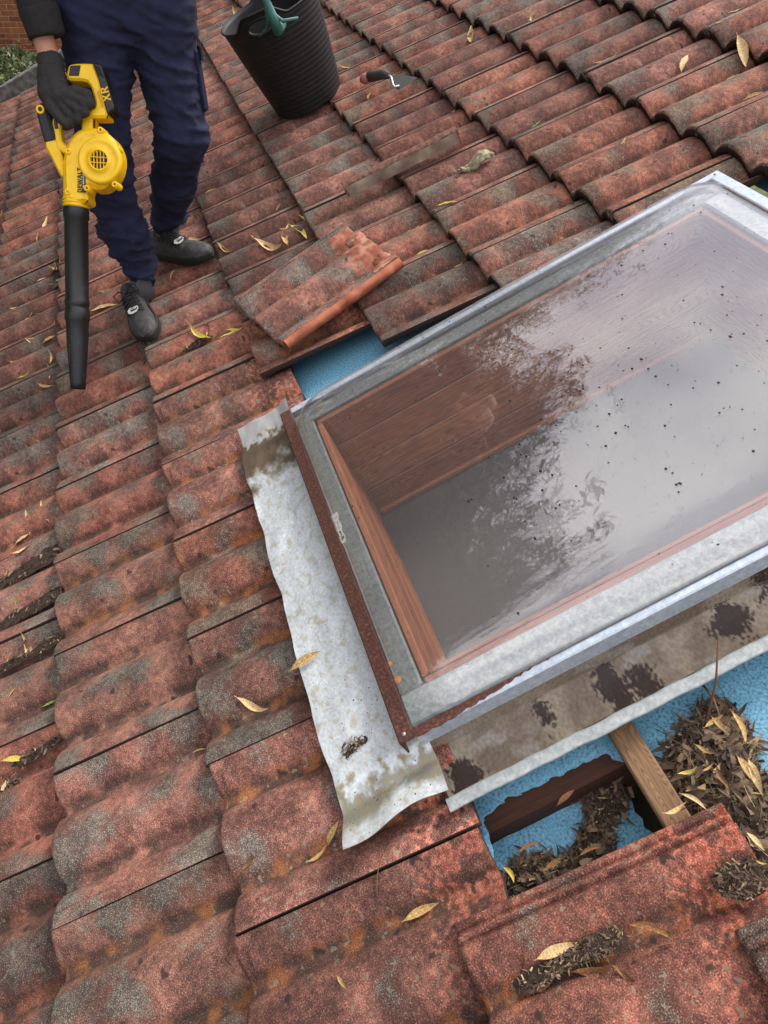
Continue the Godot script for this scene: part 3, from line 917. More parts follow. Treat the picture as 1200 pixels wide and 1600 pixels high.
func put_leaf(e: Array, m: Material, label: String, n: float) -> void:
	var k: int = e[4]
	var base_n := -0.01 if n < -1.0 else n
	var p := un(e[0], e[1], base_n)
	var q := un(e[2], e[3], base_n)
	if n < -1.0:
		p = un(e[0], e[1], surf(p.x, p.y))
		q = un(e[2], e[3], surf(q.x, q.y))
	var a := Vector3(p.y, surf(p.x, p.y) if n < -1.0 else n, -p.x)
	var b := Vector3(q.y, surf(q.x, q.y) if n < -1.0 else n, -q.x)
	var len := a.distance_to(b)
	var x := (b - a).normalized()
	var z := x.cross(Vector3.UP).normalized()
	var y := z.cross(x)
	var lift := 0.004 + len * 0.03
	var sc := Basis(x, y, z).orthonormalized().scaled_local(Vector3.ONE * len)
	var kind := 5 if k == 5 else rng.randi() % 5
	var o := MeshInstance3D.new()
	o.name = numbered("fallen_leaf")
	o.mesh = leaf_meshes[kind]
	o.material_override = m
	o.transform = Transform3D(RB * sc * Basis(Vector3.RIGHT, rng.randf_range(-0.25, 0.25)), W(-a.z, a.x, a.y + lift))
	if label.ends_with("the roof tiles"):
		label = label.replace("lying on the roof tiles", "on tiles").replace("fallen on the roof tiles", "on tiles") + " " + leaf_place(p)
	tag(o, label, "leaf", "fallen leaves: " + label)
	add_child(o)
func leaf_place(p: Vector2) -> String:      # which neighbour a leaf lies by
	if p.distance_to(Vector2(1.1, 1.28)) < 0.55:
		return "beside the rubber trug"
	if p.distance_to(Vector2(0.75, 1.6)) < 0.5:
		return "around the pointing trowel"
	if p.distance_to(Vector2(0.05, 1.45)) < 0.3:
		return "around the broken tile sliver"
	if p.x > -0.75 and p.x < 0.2 and p.y > 0.62 and p.y < 1.45:
		return "around the loose askew tile"
	if p.y > 1.3:
		return "further up the slope than the skylight's top rail"
	if p.x > 0.2 and p.y > 0.62:
		return "between the worker and the trug"
	if p.x > -0.25 and p.y > 0.22:
		return "by the worker's shoes"
	if p.x > -0.62:
		return "downslope of the blower nozzle"
	if p.x < -1.95 and p.y > 0.65:
		return "just below the torn underlay"
	if p.y > 0.25:
		return "along the apron flashing"
	return "by the eaves side of the lowest rolls"
# mounds of rotted leaves: dark crumbs with bits of leaf and stalk
func litter(called: String, label: String, outline: Array, n: float, height: float, count: int, sd: int, big := 0.05) -> void:
	var pts := PackedVector2Array()
	var c := Vector2.ZERO
	for e in outline:
		var p := un(e[0], e[1], n)
		pts.append(p)
		c += p / outline.size()
	var s := thing(called, label, "leaf litter", W(c.x, c.y, n), RB)
	s.set_meta("kind", "stuff")
	var hs := smooth_poly(Array(pts), 5)
	var nz := noise(sd, 26.0, 3)
	var hgt := func(p: Vector2, k: float): return height * (1.0 - k * k) * (0.65 + 0.7 * nz.get_noise_2d(p.x, p.y)) + 0.004 * nz.get_noise_2d(p.x * 6, p.y * 6) - 0.002 * k
	var st := st_new()
	sheet(st, hs.size(), 9, func(a, b):
		var e: Vector2 = hs[int(round(a * hs.size())) % hs.size()]
		e += (e - c) * 0.12 * nz.get_noise_2d(e.x * 2, e.y * 2)
		var p := c.lerp(e, b)
		return Vector3(p.y - c.y, hgt.call(p, b), -(p.x - c.x)))
	part("soil", done(st), M.soil, s)
	rng.seed = sd
	var ls := [[], [], [], []]
	var cl := [[], [], [], []]
	for i in count:
		var e: Vector2 = hs[rng.randi() % hs.size()]
		var k := sqrt(rng.randf()) * 1.04
		var p := c.lerp(e, k)
		var h: float = maxf(hgt.call(p, k), 0.0) + 0.002
		var kind: int = [0, 1, 0, 1, 2, 3, 3, 3][rng.randi() % 8]
		var sz := big * (0.15 + 0.75 * pow(rng.randf(), 2.0)) if kind < 2 else big * rng.randf_range(0.5, 1.2) if kind == 2 else minf(big, 0.035) * rng.randf_range(0.3, 1.1)
		var bs := Basis(Vector3.UP, rng.randf() * TAU) * Basis(Vector3(0, 0, 1), rng.randf_range(-0.3, 0.35)) * Basis(Vector3.RIGHT, rng.randf_range(-0.6, 0.6))
		ls[kind].append(Transform3D(bs.scaled_local(Vector3.ONE * sz), Vector3(p.y - c.y, h, -(p.x - c.x))))
		var t := rng.randf()
		var base := Color(0.05, 0.032, 0.021).lerp(Color(0.24, 0.155, 0.085), t * t)
		if rng.randf() < 0.07:
			base = Color(0.40, 0.29, 0.15)
		cl[kind].append(base)
	var crumbs := []
	for q in 2:
		var cs := st_new()
		var cr := RandomNumberGenerator.new()
		cr.seed = sd + q
		sheet(cs, 3, 3, func(a, b):
			return Vector3((a - 0.5) * (0.9 + 0.3 * cr.randf()), 0.25 * sin(a * 3.0 + q) * (b - 0.3) + 0.08 * cr.randf(), (b - 0.5) * 0.34 * (0.5 + 0.9 * cr.randf())))
		crumbs.append(done(cs))
	var stalk := st_new()
	tube(stalk, [Vector3.ZERO, Vector3(0.5, 0.05, 0.03), Vector3(1, 0, 0)], [0.02, 0.014], 4)
	var sm := done(stalk)
	for k in 4:
		many("leaf_bits", [crumbs[0], crumbs[1], leaf_meshes[1], sm][k], M.litter_bits, s, ls[k], cl[k])
func build_litter() -> void:
	var so := seamless(520, 256, 0.05, 4)
	mat("soil", Color.WHITE, 0.95, 0.0, ramp(so, [[0.0, Color(0.09, 0.065, 0.05)], [0.5, Color(0.19, 0.135, 0.10)], [0.8, Color(0.29, 0.21, 0.15)], [1.0, Color(0.44, 0.34, 0.24)]]), null, 0.3, 6.0)
	var lb := mat("litter_bits", Color.WHITE, 0.8)
	lb.vertex_color_use_as_albedo = true
	litter("leaf_litter", "heap of dry gum leaves and stalks beside the timber batten", [[1040, 1180], [1078, 1120], [1128, 1098], [1160, 1130], [1178, 1190], [1196, 1240], [1230, 1290], [1225, 1420], [1175, 1390], [1140, 1330], [1100, 1290], [1062, 1262]], -0.104, 0.055, 2600, 61, 0.036)
	litter("leaf_litter", "dark rotted leaf mould in the corner of the torn hole", [[786, 1402], [796, 1352], [830, 1334], [872, 1342], [890, 1372], [870, 1410], [820, 1440]], -0.159, 0.014, 600, 62, 0.026)
	litter("leaf_litter", "band of dark leaf mould across the lower blue sheet", [[915, 1228], [962, 1216], [985, 1240], [975, 1272], [955, 1292], [962, 1335], [945, 1378], [895, 1392], [880, 1345], [905, 1305], [925, 1270], [905, 1248]], -0.161, 0.012, 600, 66, 0.024)
	litter("leaf_litter", "small pile of soil and leaf scraps on the lowest tile", [[800, 1538], [828, 1512], [880, 1490], [930, 1458], [968, 1450], [982, 1468], [955, 1490], [900, 1508], [858, 1535], [818, 1555]], -0.03, 0.008, 420, 63, 0.012)
	litter("leaf_litter", "soil and leaf scraps against the broken corner of a tile", [[1112, 1372], [1130, 1352], [1180, 1340], [1205, 1375], [1175, 1405], [1130, 1400]], -0.035, 0.008, 320, 64, 0.013)
	litter("leaf_litter", "splash of dark soil on the pale apron flashing", [[530, 1177], [546, 1156], [566, 1147], [574, 1158], [556, 1174], [541, 1188]], 0.012, 0.0035, 90, 67, 0.012)
	for e in [[[[0, 908], [40, 878], [84, 845], [84, 872], [50, 895], [0, 922]], "strip of leaf crumbs caught in a tile pan"], [[[0, 968], [45, 945], [92, 915], [92, 932], [40, 965], [0, 985]], "strip of dark leaf mould in a tile pan"], [[[0, 1040], [40, 1020], [88, 992], [90, 1004], [45, 1030], [0, 1052]], "band of leaf crumbs between two rolls of tile"], [[[20, 1188], [60, 1170], [88, 1150], [90, 1165], [50, 1190], [22, 1200]], "patch of black leaf mould in a tile valley"], [[[272, 548], [300, 530], [325, 524], [330, 530], [300, 545], [278, 552]], "leaf scraps gathered in a valley beside the shoe"], [[[76, 440], [90, 405], [104, 395], [106, 412], [95, 440], [80, 452]], "clump of leaf scraps under a tile nose"], [[[0, 1230], [30, 1213], [30, 1220], [0, 1240]], "crumbs of leaf mould in the outermost tile pan"]]:
		litter("leaf_litter", e[1], e[0], -0.036, 0.009, 80, 70 + e[0][0][1], 0.022)

func build_loose_tiles() -> void:
	# a whole tile lifted out and laid askew on its neighbours
	var b := RB * Basis(Vector3.UP, 0.262) * Basis(Vector3(1, 0, 0), 0.07) * Basis(Vector3(0, 0, 1), 0.06)
	var s := thing("loose_tile", "whole red tile lifted out and laid askew beside the gap in the roof", "roof tile", W(-0.586, 0.773, 0.045), b)
	var o := part("tile_body", M.tile_meshes[2], null, s, Transform3D(Basis(), Vector3(0, 0, 0)))
	o.set_surface_override_material(0, tile_top[3])
	o.set_surface_override_material(1, M.fresh_clay)
	var nz := noise(15, 30.0, 3)
	var st := st_new()         # the clean head of the tile that its neighbour used to cover, broken at the edge
	sheet(st, 40, 8, func(a, q):
		var sv: float = lerpf(0.004, 0.285, a)
		var t: float = lerpf(0.335 + 0.02 * nz.get_noise_2d(a, 1.0), 0.4185, q)
		return Vector3(t, prof(sv) - FALL * t + 0.0035 * ss(0.0, 0.25, q) + 0.003 * nz.get_noise_2d(a * 3, q * 3), -sv))
	part("head_lap", done(st), M.fresh_clay, s)
	st = st_new()         # broad broken edge along the side towards the skylight
	sheet(st, 40, 4, func(a, q):
		var t: float = lerpf(0.01, 0.415, a)
		var c := [[0.0, 0.001], [-0.012, -0.002], [-0.016, -0.012], [-0.010, -0.028], [0.0, -0.03]]
		var e: Array = c[int(round(q * 4))]
		var k := 1.0 + 0.35 * nz.get_noise_2d(a * 0.12, q * 0.05)
		return Vector3(t, prof(0.0) - FALL * t + e[1], -e[0] * k))
	part("broken_edge", done(st), M.broken_clay, s)
	for k in [0.075, 0.20]:
		var nb := st_new()
		sheet(nb, 12, 12, func(a, q):
			var th: float = a * TAU
			var ph: float = (q - 0.5) * PI
			var d := Vector3(cos(th) * cos(ph) * 0.030, sin(ph) * 0.016, sin(th) * cos(ph) * 0.038)
			d *= 1.0 + 0.5 * nz.get_noise_3d(d.x * 30 + k * 50, d.y * 30, d.z * 30)
			return Vector3(0.395, prof(k) - FALL * 0.39 + 0.006, -k) + d)
		part("mortar_lump", done(nb), M.fresh_clay, s)
	# a long sliver snapped off a tile, lying on the course above
	var p := un(541, 304, 0.02)
	var q := un(719, 216, 0.02)
	var ang := atan2(-(q.x - p.x), q.y - p.y)
	var e := thing("tile_sliver", "long narrow sliver of broken tile with a jagged end lying on the tiles", "tile piece", W(p.x, p.y, 0.044), RB * Basis(Vector3.UP, -ang))
	var ln := p.distance_to(q)
	st = st_new()
	var sec := [[0.0, -0.037], [0.0, 0.0], [0.006, 0.004], [0.02, 0.007], [0.036, 0.004], [0.052, -0.006], [0.052, -0.04], [0.0, -0.037]]
	sheet(st, 44, 7, func(a, h):
		var k := int(round(h * 7))
		var jag := 0.0
		if a < 0.01:
			jag = 0.012 * nz.get_noise_2d(sec[k][0] * 2.0, sec[k][1] * 3.0)
		var w := 1.0 + (0.3 * nz.get_noise_2d(a * 0.12, 4.0) if sec[k][0] > 0.03 else 0.0)
		return Vector3(a * ln + jag, sec[k][1] + 0.0012 * nz.get_noise_2d(a * 0.3, k), -sec[k][0] * w + 0.004 * nz.get_noise_2d(a * 0.1, 9.0)))
	for z in [0.0, 1.0]:
		var f := PackedVector3Array()
		for k in sec:
			f.append(Vector3(z * ln, k[1], -k[0]))
		for k in range(1, 6):
			tri(st, f[0], f[k], f[k + 1])
	var sb := part("sliver", done(st), M.sliver_top, e)
	st = st_new()
	sheet(st, 60, 3, func(a, h): return Vector3(lerpf(0.008 + 0.008 * nz.get_noise_1d(h * 2.0), ln - 0.006, a), lerpf(-0.036, 0.001, h) + 0.0015 * nz.get_noise_2d(a * 0.3, 2.0), 0.0035 + 0.002 * absf(sin(h * PI)) + 0.004 * nz.get_noise_2d(a * 0.1, 9.0)))
	part("snapped_face", done(st), M.sliver_clay, e)
	sb.set_meta("label", "red brown top of the sliver")
	# a lump of old pointing mortar with lichen
	p = un(743, 250, 0.0)
	var lum := MeshInstance3D.new()
	st = st_new()
	sheet(st, 22, 16, func(a, h):
		var th: float = a * TAU
		var ph: float = (h - 0.5) * PI
		var d := Vector3(cos(th) * cos(ph) * 0.055, sin(ph) * 0.013, sin(th) * cos(ph) * 0.024)
		d *= 1.0 + 0.55 * nz.get_noise_3d(d.x * 9 + 3, d.y * 20, d.z * 12)
		d.y += 0.01 * sin(d.x * 60.0)
		return d)
	lum.name = numbered("mortar_lump")
	lum.mesh = done(st)
	lum.material_override = M.lichen_mortar
	lum.transform = Transform3D(RB * Basis(Vector3.UP, -0.12), W(p.x, p.y, surf(p.x, p.y) + 0.014))
	tag(lum, "crumpled pale mortar lump with yellow lichen in a tile valley", "mortar lump")
	add_child(lum)
func build_bucket() -> void:
	var c := un(481, 150, 0.0)
	var hgt := 0.37
	var s := thing("rubber_trug", "black flexible rubber trug with moulded handles standing on the tiles", "bucket", W(c.x, c.y, -0.012), RB)
	var R0 := 0.150
	var R1 := 0.203
	var rr := func(h: float): return lerpf(R0, R1, pow(h / hgt, 0.85))
	var ha := 1.95      # direction of one handle; the other is opposite
	var rim := func(th: float) -> float:
		var d1 := absf(wrapf(th - ha, -PI, PI))
		var d2 := absf(wrapf(th - ha - PI, -PI, PI))
		return hgt + 0.045 * ss(0.62, 0.25, minf(d1, d2))
	var near_h := func(th: float) -> float: return minf(absf(wrapf(th - ha, -PI, PI)), absf(wrapf(th - ha - PI, -PI, PI)))
	var wall := func(th: float, k: float, off: float) -> Vector3:
		var h: float = rim.call(th) * k
		var r: float = rr.call(h) + off + 0.0008 * sin(h * 340.0) * (1.0 if off == 0.0 else 0.0) + 0.006 * sin(2.0 * th + 0.6) * k
		return Vector3(cos(th) * r, h, sin(th) * r)
	var gap := func(a, b):
		var th: float = a * TAU
		var k: float = near_h.call(th)
		var h: float = rim.call(th) * b
		return k < 0.30 and h > hgt - 0.025 - 0.02 * k and h < hgt + 0.022 - 0.06 * k * k
	var st := st_new()
	sheet(st, 120, 90, func(a, b): return wall.call(a * TAU, b, 0.0), false, gap)
	sheet(st, 120, 30, func(a, b): return wall.call(a * TAU, b, -0.004), true, gap)
	sheet(st, 120, 1, func(a, b): return wall.call(a * TAU, 1.0, -0.004 * b))
	lathe(st, [Vector2(0, 0.004), Vector2(R0 - 0.004, 0.004)], 60)
	lathe(st, [Vector2(0, 0.0), Vector2(R0, 0.0)], 60)
	part("tub", done(st), M.black_rubber, s)
	st = st_new()
	var pts := []
	for i in 121:
		pts.append(wall.call(TAU * i / 120.0, 1.0, 0.001))
	tube(st, pts, [0.005], 7, false)
	part("rim", done(st), M.black_rubber, s)
	for q in 2:           # rolled edge of each handle opening
		var hp := []
		for i in 33:
			var a := TAU * i / 32.0
			var th := ha + q * PI + 0.30 * cos(a)
			var h := hgt - 0.002 + 0.027 * sin(a)
			hp.append(wall.call(th, h / rim.call(th), 0.0))
		var hs := st_new()
		tube(hs, hp, [0.006], 6, false)
		part("handle_edge", done(hs), M.black_rubber, s)
	# teal tool standing in the trug: a long flat handle that forks into a collar
	var t := thing("hand_tool", "teal plastic handled tool standing in the black rubber trug", "garden tool", W(c.x, c.y, 0.0), RB)
	var G := func(x, y, n):
		var g := un(x, y, n)
		return Vector3(g.y - c.y, n, -(g.x - c.x))
	st = st_new()
	tube(st, [G.call(400, -50, 0.55), G.call(412, -8, 0.47), G.call(424, 22, 0.41), G.call(434, 46, 0.36), Vector3(0.03, 0.31, 0.06)], [0.012, 0.013, 0.015, 0.021, 0.024], 12)
	part("handle", done(st), M.teal_plastic, t)
	st = st_new()
	tube(st, [G.call(421, 4, 0.44), G.call(430, 24, 0.40), G.call(442, 33, 0.375), G.call(466, 28, 0.365)], [0.006, 0.007, 0.007, 0.005], 8)
	part("fork_arm", done(st), M.teal_plastic, t)
	st = st_new()
	tube(st, [G.call(414, 6, 0.44), G.call(418, 30, 0.39), G.call(417, 46, 0.355), G.call(405, 58, 0.325)], [0.005, 0.006, 0.006, 0.005], 8)
	part("fork_arm", done(st), M.teal_plastic, t)
	st = st_new()
	tube(st, [Vector3(0.03, 0.315, 0.06), Vector3(0.02, 0.15, 0.03), Vector3(0.01, 0.0, 0.0)], [0.014, 0.012], 8)
	part("shank", done(st), M.teal_plastic, t)
	# pointing trowel
	var p := un(563, 124, 0.03)
	var tr := thing("pointing_trowel", "pointing trowel with pink and black grip lying on the tiles", "trowel", W(p.x, p.y, 0.0), RB)
	var T := func(x, y, n):
		var g := un(x, y, n)
		return Vector3(g.y - p.y, n, -(g.x - p.x))
	st = st_new()
	tube(st, [T.call(564, 126, 0.022), T.call(568, 124, 0.024), T.call(577, 120, 0.026)], [0.010, 0.0205, 0.020], 12)
	part("grip_end", done(st), M.pink_rubber, tr)
	st = st_new()
	tube(st, [T.call(577, 120, 0.026), T.call(588, 118, 0.030), T.call(600, 116, 0.034), T.call(608, 118, 0.034)], [0.0204, 0.0195, 0.0185, 0.012], 12)
	part("grip", done(st), M.dark_rubber, tr)
	st = st_new()
	tube(st, [T.call(607, 118, 0.034), T.call(611, 121, 0.030), T.call(614, 133, 0.010), T.call(617, 136, 0.004), T.call(624, 134, 0.002)], [0.006, 0.006, 0.0055, 0.005, 0.004], 8)
	part("shank", done(st), M.zinc, tr)
	st = st_new()
	var b0: Vector3 = T.call(616, 137, 0.002)
	var b1: Vector3 = T.call(652, 121, -0.006)
	var wd := Vector3(0, 0.55, -1).normalized()
	sheet(st, 8, 4, func(a, b):
		var w: float = 0.085 * (1.0 - pow(a, 1.4)) * ss(0.0, 0.12, a) + 0.002
		return b0.lerp(b1, a) + wd * (b - 0.25) * w)
	part("blade", done(st), M.dark_steel, tr)
# ---------- what lies round the house ----------
func foliage(called: String, parent: Node, spots: Array, mesh: Mesh, m: Material, size: float, cols: Array) -> void:   # one leaf spray per spot
	var xs := []
	var cs := []
	for p in spots:
		var b := Basis(Vector3(rng.randf_range(-1, 1), rng.randf_range(-1, 1), rng.randf_range(-1, 1)).normalized(), rng.randf() * TAU)
		xs.append(Transform3D(b.scaled_local(Vector3.ONE * size * rng.randf_range(0.6, 1.3)), p))
		cs.append((cols[0] as Color).lerp(cols[1], rng.randf()))
	many(called, mesh, m, parent, xs, cs)
func spray(leaves: int, sd: int, wd: float) -> ArrayMesh:   # a few leaves on one stalk, about 1 across
	var r := RandomNumberGenerator.new()
	r.seed = sd
	var st := st_new()
	for i in leaves:
		var b := Basis(Vector3(r.randf_range(-1, 1), r.randf_range(-1, 1), r.randf_range(-1, 1)).normalized(), r.randf() * TAU)
		var o := Vector3(r.randf_range(-0.35, 0.35), r.randf_range(-0.35, 0.35), r.randf_range(-0.35, 0.35))
		sheet(st, 3, 2, func(a, q): return o + b * Vector3(a * 0.34, 0.04 * sin(a * 3.0) + 0.03 * absf(q - 0.5), (q - 0.5) * wd * sin(PI * clampf(a, 0.04, 0.96))))
	return done(st)
func tree(label: String, where: Vector3, h: float, crown_c: float, crown_r: Vector3, count: int, sd: int) -> void:
	var s := thing("gum_tree", label, "tree", where, Basis(), "trees beyond the eaves")
	rng.seed = sd
	var nz := noise(sd, 0.35, 3)
	var st := st_new()
	var pts := []
	for i in 9:
		var t := i / 8.0
		pts.append(Vector3(0.5 * nz.get_noise_1d(t * 6), t * h * 0.82, 0.5 * nz.get_noise_1d(t * 6 + 40)))
	tube(st, pts, [0.24, 0.22, 0.20, 0.18, 0.15, 0.12, 0.09, 0.06, 0.03], 9)
	part("trunk", done(st), M.bark, s)
	var spots := []
	var bl := st_new()
	for i in 30:
		var t := rng.randf_range(0.35, 0.95)
		var a: Vector3 = pts[int(t * 8)]
		var th := rng.randf() * TAU
		var e := Vector3(cos(th) * crown_r.x * rng.randf_range(0.15, 0.85), crown_c + crown_r.y * rng.randf_range(-0.8, 0.8), sin(th) * crown_r.z * rng.randf_range(0.15, 0.85))
		tube(bl, [a, a.lerp(e, 0.5) + Vector3(0, -0.2, 0), e], [0.07, 0.045, 0.015], 6)
		for k in count / 30:
			var d := Vector3(rng.randfn(), rng.randfn() * 0.7, rng.randfn()) * crown_r.x * 0.24
			spots.append(e + d)
	part("limbs", done(bl), M.bark, s).set_meta("kind", "stuff")
	foliage("crown", s, spots, spray(20, sd, 0.10), M.tree_leaf, 0.62, [Color(0.035, 0.05, 0.022), Color(0.075, 0.095, 0.04)])
func build_surroundings() -> void:
	mat("bark", Color(0.36, 0.31, 0.27), 0.9)
	var tl := mat("tree_leaf", Color.WHITE, 0.6)
	tl.vertex_color_use_as_albedo = true
	tl.backlight_enabled = true
	tl.backlight = Color(0.06, 0.08, 0.03)
	var gy := -2.75
	var gm := seamless(601, 512, 0.02, 5)
	mat("lawn", Color.WHITE, 0.95, 0.0, ramp(gm, [[0.0, Color(0.16, 0.17, 0.09)], [0.5, Color(0.26, 0.29, 0.14)], [1.0, Color(0.40, 0.38, 0.22)]]), null, 0.1, 0.25)
	var pl := PlaneMesh.new()
	pl.size = Vector2(240, 240)
	struct("ground", pl, M.lawn, Transform3D(Basis(), Vector3(0, gy, -20)))
	# the house below the roof
	mat("house_brick", Color(0.40, 0.24, 0.18), 0.9)
	var hs := thing("house_walls", "plain brick walls carrying the tiled roof", "house", Vector3(0.9, gy, 0))
	part("wall", box_mesh(Vector3(-2.6, 0, -4.4), Vector3(-2.4, 1.35, 4.6), 0.01), M.house_brick, hs)
	part("wall", box_mesh(Vector3(-2.6, 0, -4.55), Vector3(2.7, 1.3, -4.401), 0.01), M.house_brick, hs)
	# neighbour's brick wall
	var b := Basis(Vector3.UP, deg_to_rad(20.0))
	var o := at(20, 100, 13.5)
	mat("mortar", Color(0.66, 0.56, 0.46), 0.95)
	for i in 4:
		mat("brick_%d" % i, Color.WHITE, 0.9, 0.0, ramp(seamless(610 + i, 128, 0.05, 3), [[0.0, [Color(0.40, 0.21, 0.12), Color(0.44, 0.24, 0.14), Color(0.36, 0.19, 0.12), Color(0.46, 0.27, 0.16)][i]], [1.0, [Color(0.56, 0.32, 0.19), Color(0.60, 0.36, 0.22), Color(0.50, 0.28, 0.18), Color(0.62, 0.38, 0.24)][i]]]), null, 0.1, 3.0)
	var w := thing("brick_wall", "brown brick wall of the neighbouring house with pale mortar joints", "wall", o, b)
	part("mortar_bed", box_mesh(Vector3(-4.0, gy - o.y, -0.2), Vector3(3.0, 3.2, -0.006), 0.0), M.mortar, w)
	var bm := box_mesh(Vector3(0.005, 0.005, -0.05), Vector3(0.235, 0.081, 0.0), 0.004)
	rng.seed = 8
	for j in 22:
		for i in 9:
			part("brick", bm, M["brick_%d" % (rng.randi() % 4)], w, Transform3D(Basis(), Vector3(-1.0 + i * 0.24 + (0.12 if j % 2 == 1 else 0.0) + rng.randf_range(-0.002, 0.002), 0.05 + j * 0.086, rng.randf_range(-0.001, 0.003))))
	mat("white_sill", Color(0.82, 0.81, 0.79), 0.6)
	part("white_trim", box_mesh(Vector3(-4.0, -0.02, -0.05), Vector3(3.0, 0.045, 0.06), 0.006), M.white_sill, w)
	# shrubs between the wall and the roof's end
	var sp := spray(14, 3, 0.16)
	var k := 0
	for e in [[2, 118, 10.6, 0.6], [22, 112, 10.9, 0.55], [45, 105, 11.2, 0.5], [10, 150, 9.6, 0.55], [40, 128, 10.0, 0.5], [-20, 130, 10.0, 0.7]]:
		var c := at(e[0], e[1], e[2])
		var s := thing("shrub", ["tallest leafy shrub against the brick wall", "leafy shrub in the middle of the bed by the brick wall", "leafy shrub under the wall's white trim behind the worker's arm", "shrub close behind the barge board, nearest the roof", "small shrub close behind the barge board by the worker's glove", "wide shrub at the eaves end of the barge board"][k], "shrub", Vector3(c.x, gy, c.z), Basis(), "shrubs by the brick wall" if e[2] >= 10.1 else "shrubs behind the barge board")
		rng.seed = 30 + k
		k += 1
		var spots := []
		for i in 420:
			var d: Vector3 = Vector3(rng.randfn(), absf(rng.randfn()) * 0.5 - 0.55, rng.randfn()) * e[3] * 0.48
			spots.append(Vector3(0, c.y - gy, 0) + d)
		var st := st_new()
		for i in 7:
			tube(st, [Vector3(0.05 * cos(i), 0, 0.05 * sin(i)), Vector3(0.3 * cos(i * 0.9), (c.y - gy) * 0.9, 0.3 * sin(i * 0.9))], [0.02, 0.006], 5)
		part("stems", done(st), M.bark, s).set_meta("kind", "stuff")
		foliage("foliage", s, spots, sp, M.tree_leaf, 0.2, [Color(0.05, 0.075, 0.02), Color(0.20, 0.22, 0.09)])
	# gum trees beyond the eaves, mirrored in the dome
	tree("tall gum tree with dense dark crown beyond the eaves", Vector3(-5.7, gy, -3.0), 11.6, 7.5, Vector3(4.3, 3.9, 4.2), 5200, 41)
	tree("gum tree with a rounded crown further along the eaves", Vector3(-4.6, gy, -8.6), 14.5, 9.4, Vector3(3.3, 4.3, 3.2), 5200, 43)
	tree("broad gum tree standing behind the brick wall", Vector3(1.4, gy, -18.5), 16.5, 10.4, Vector3(5.4, 5.0, 3.4), 5200, 47)
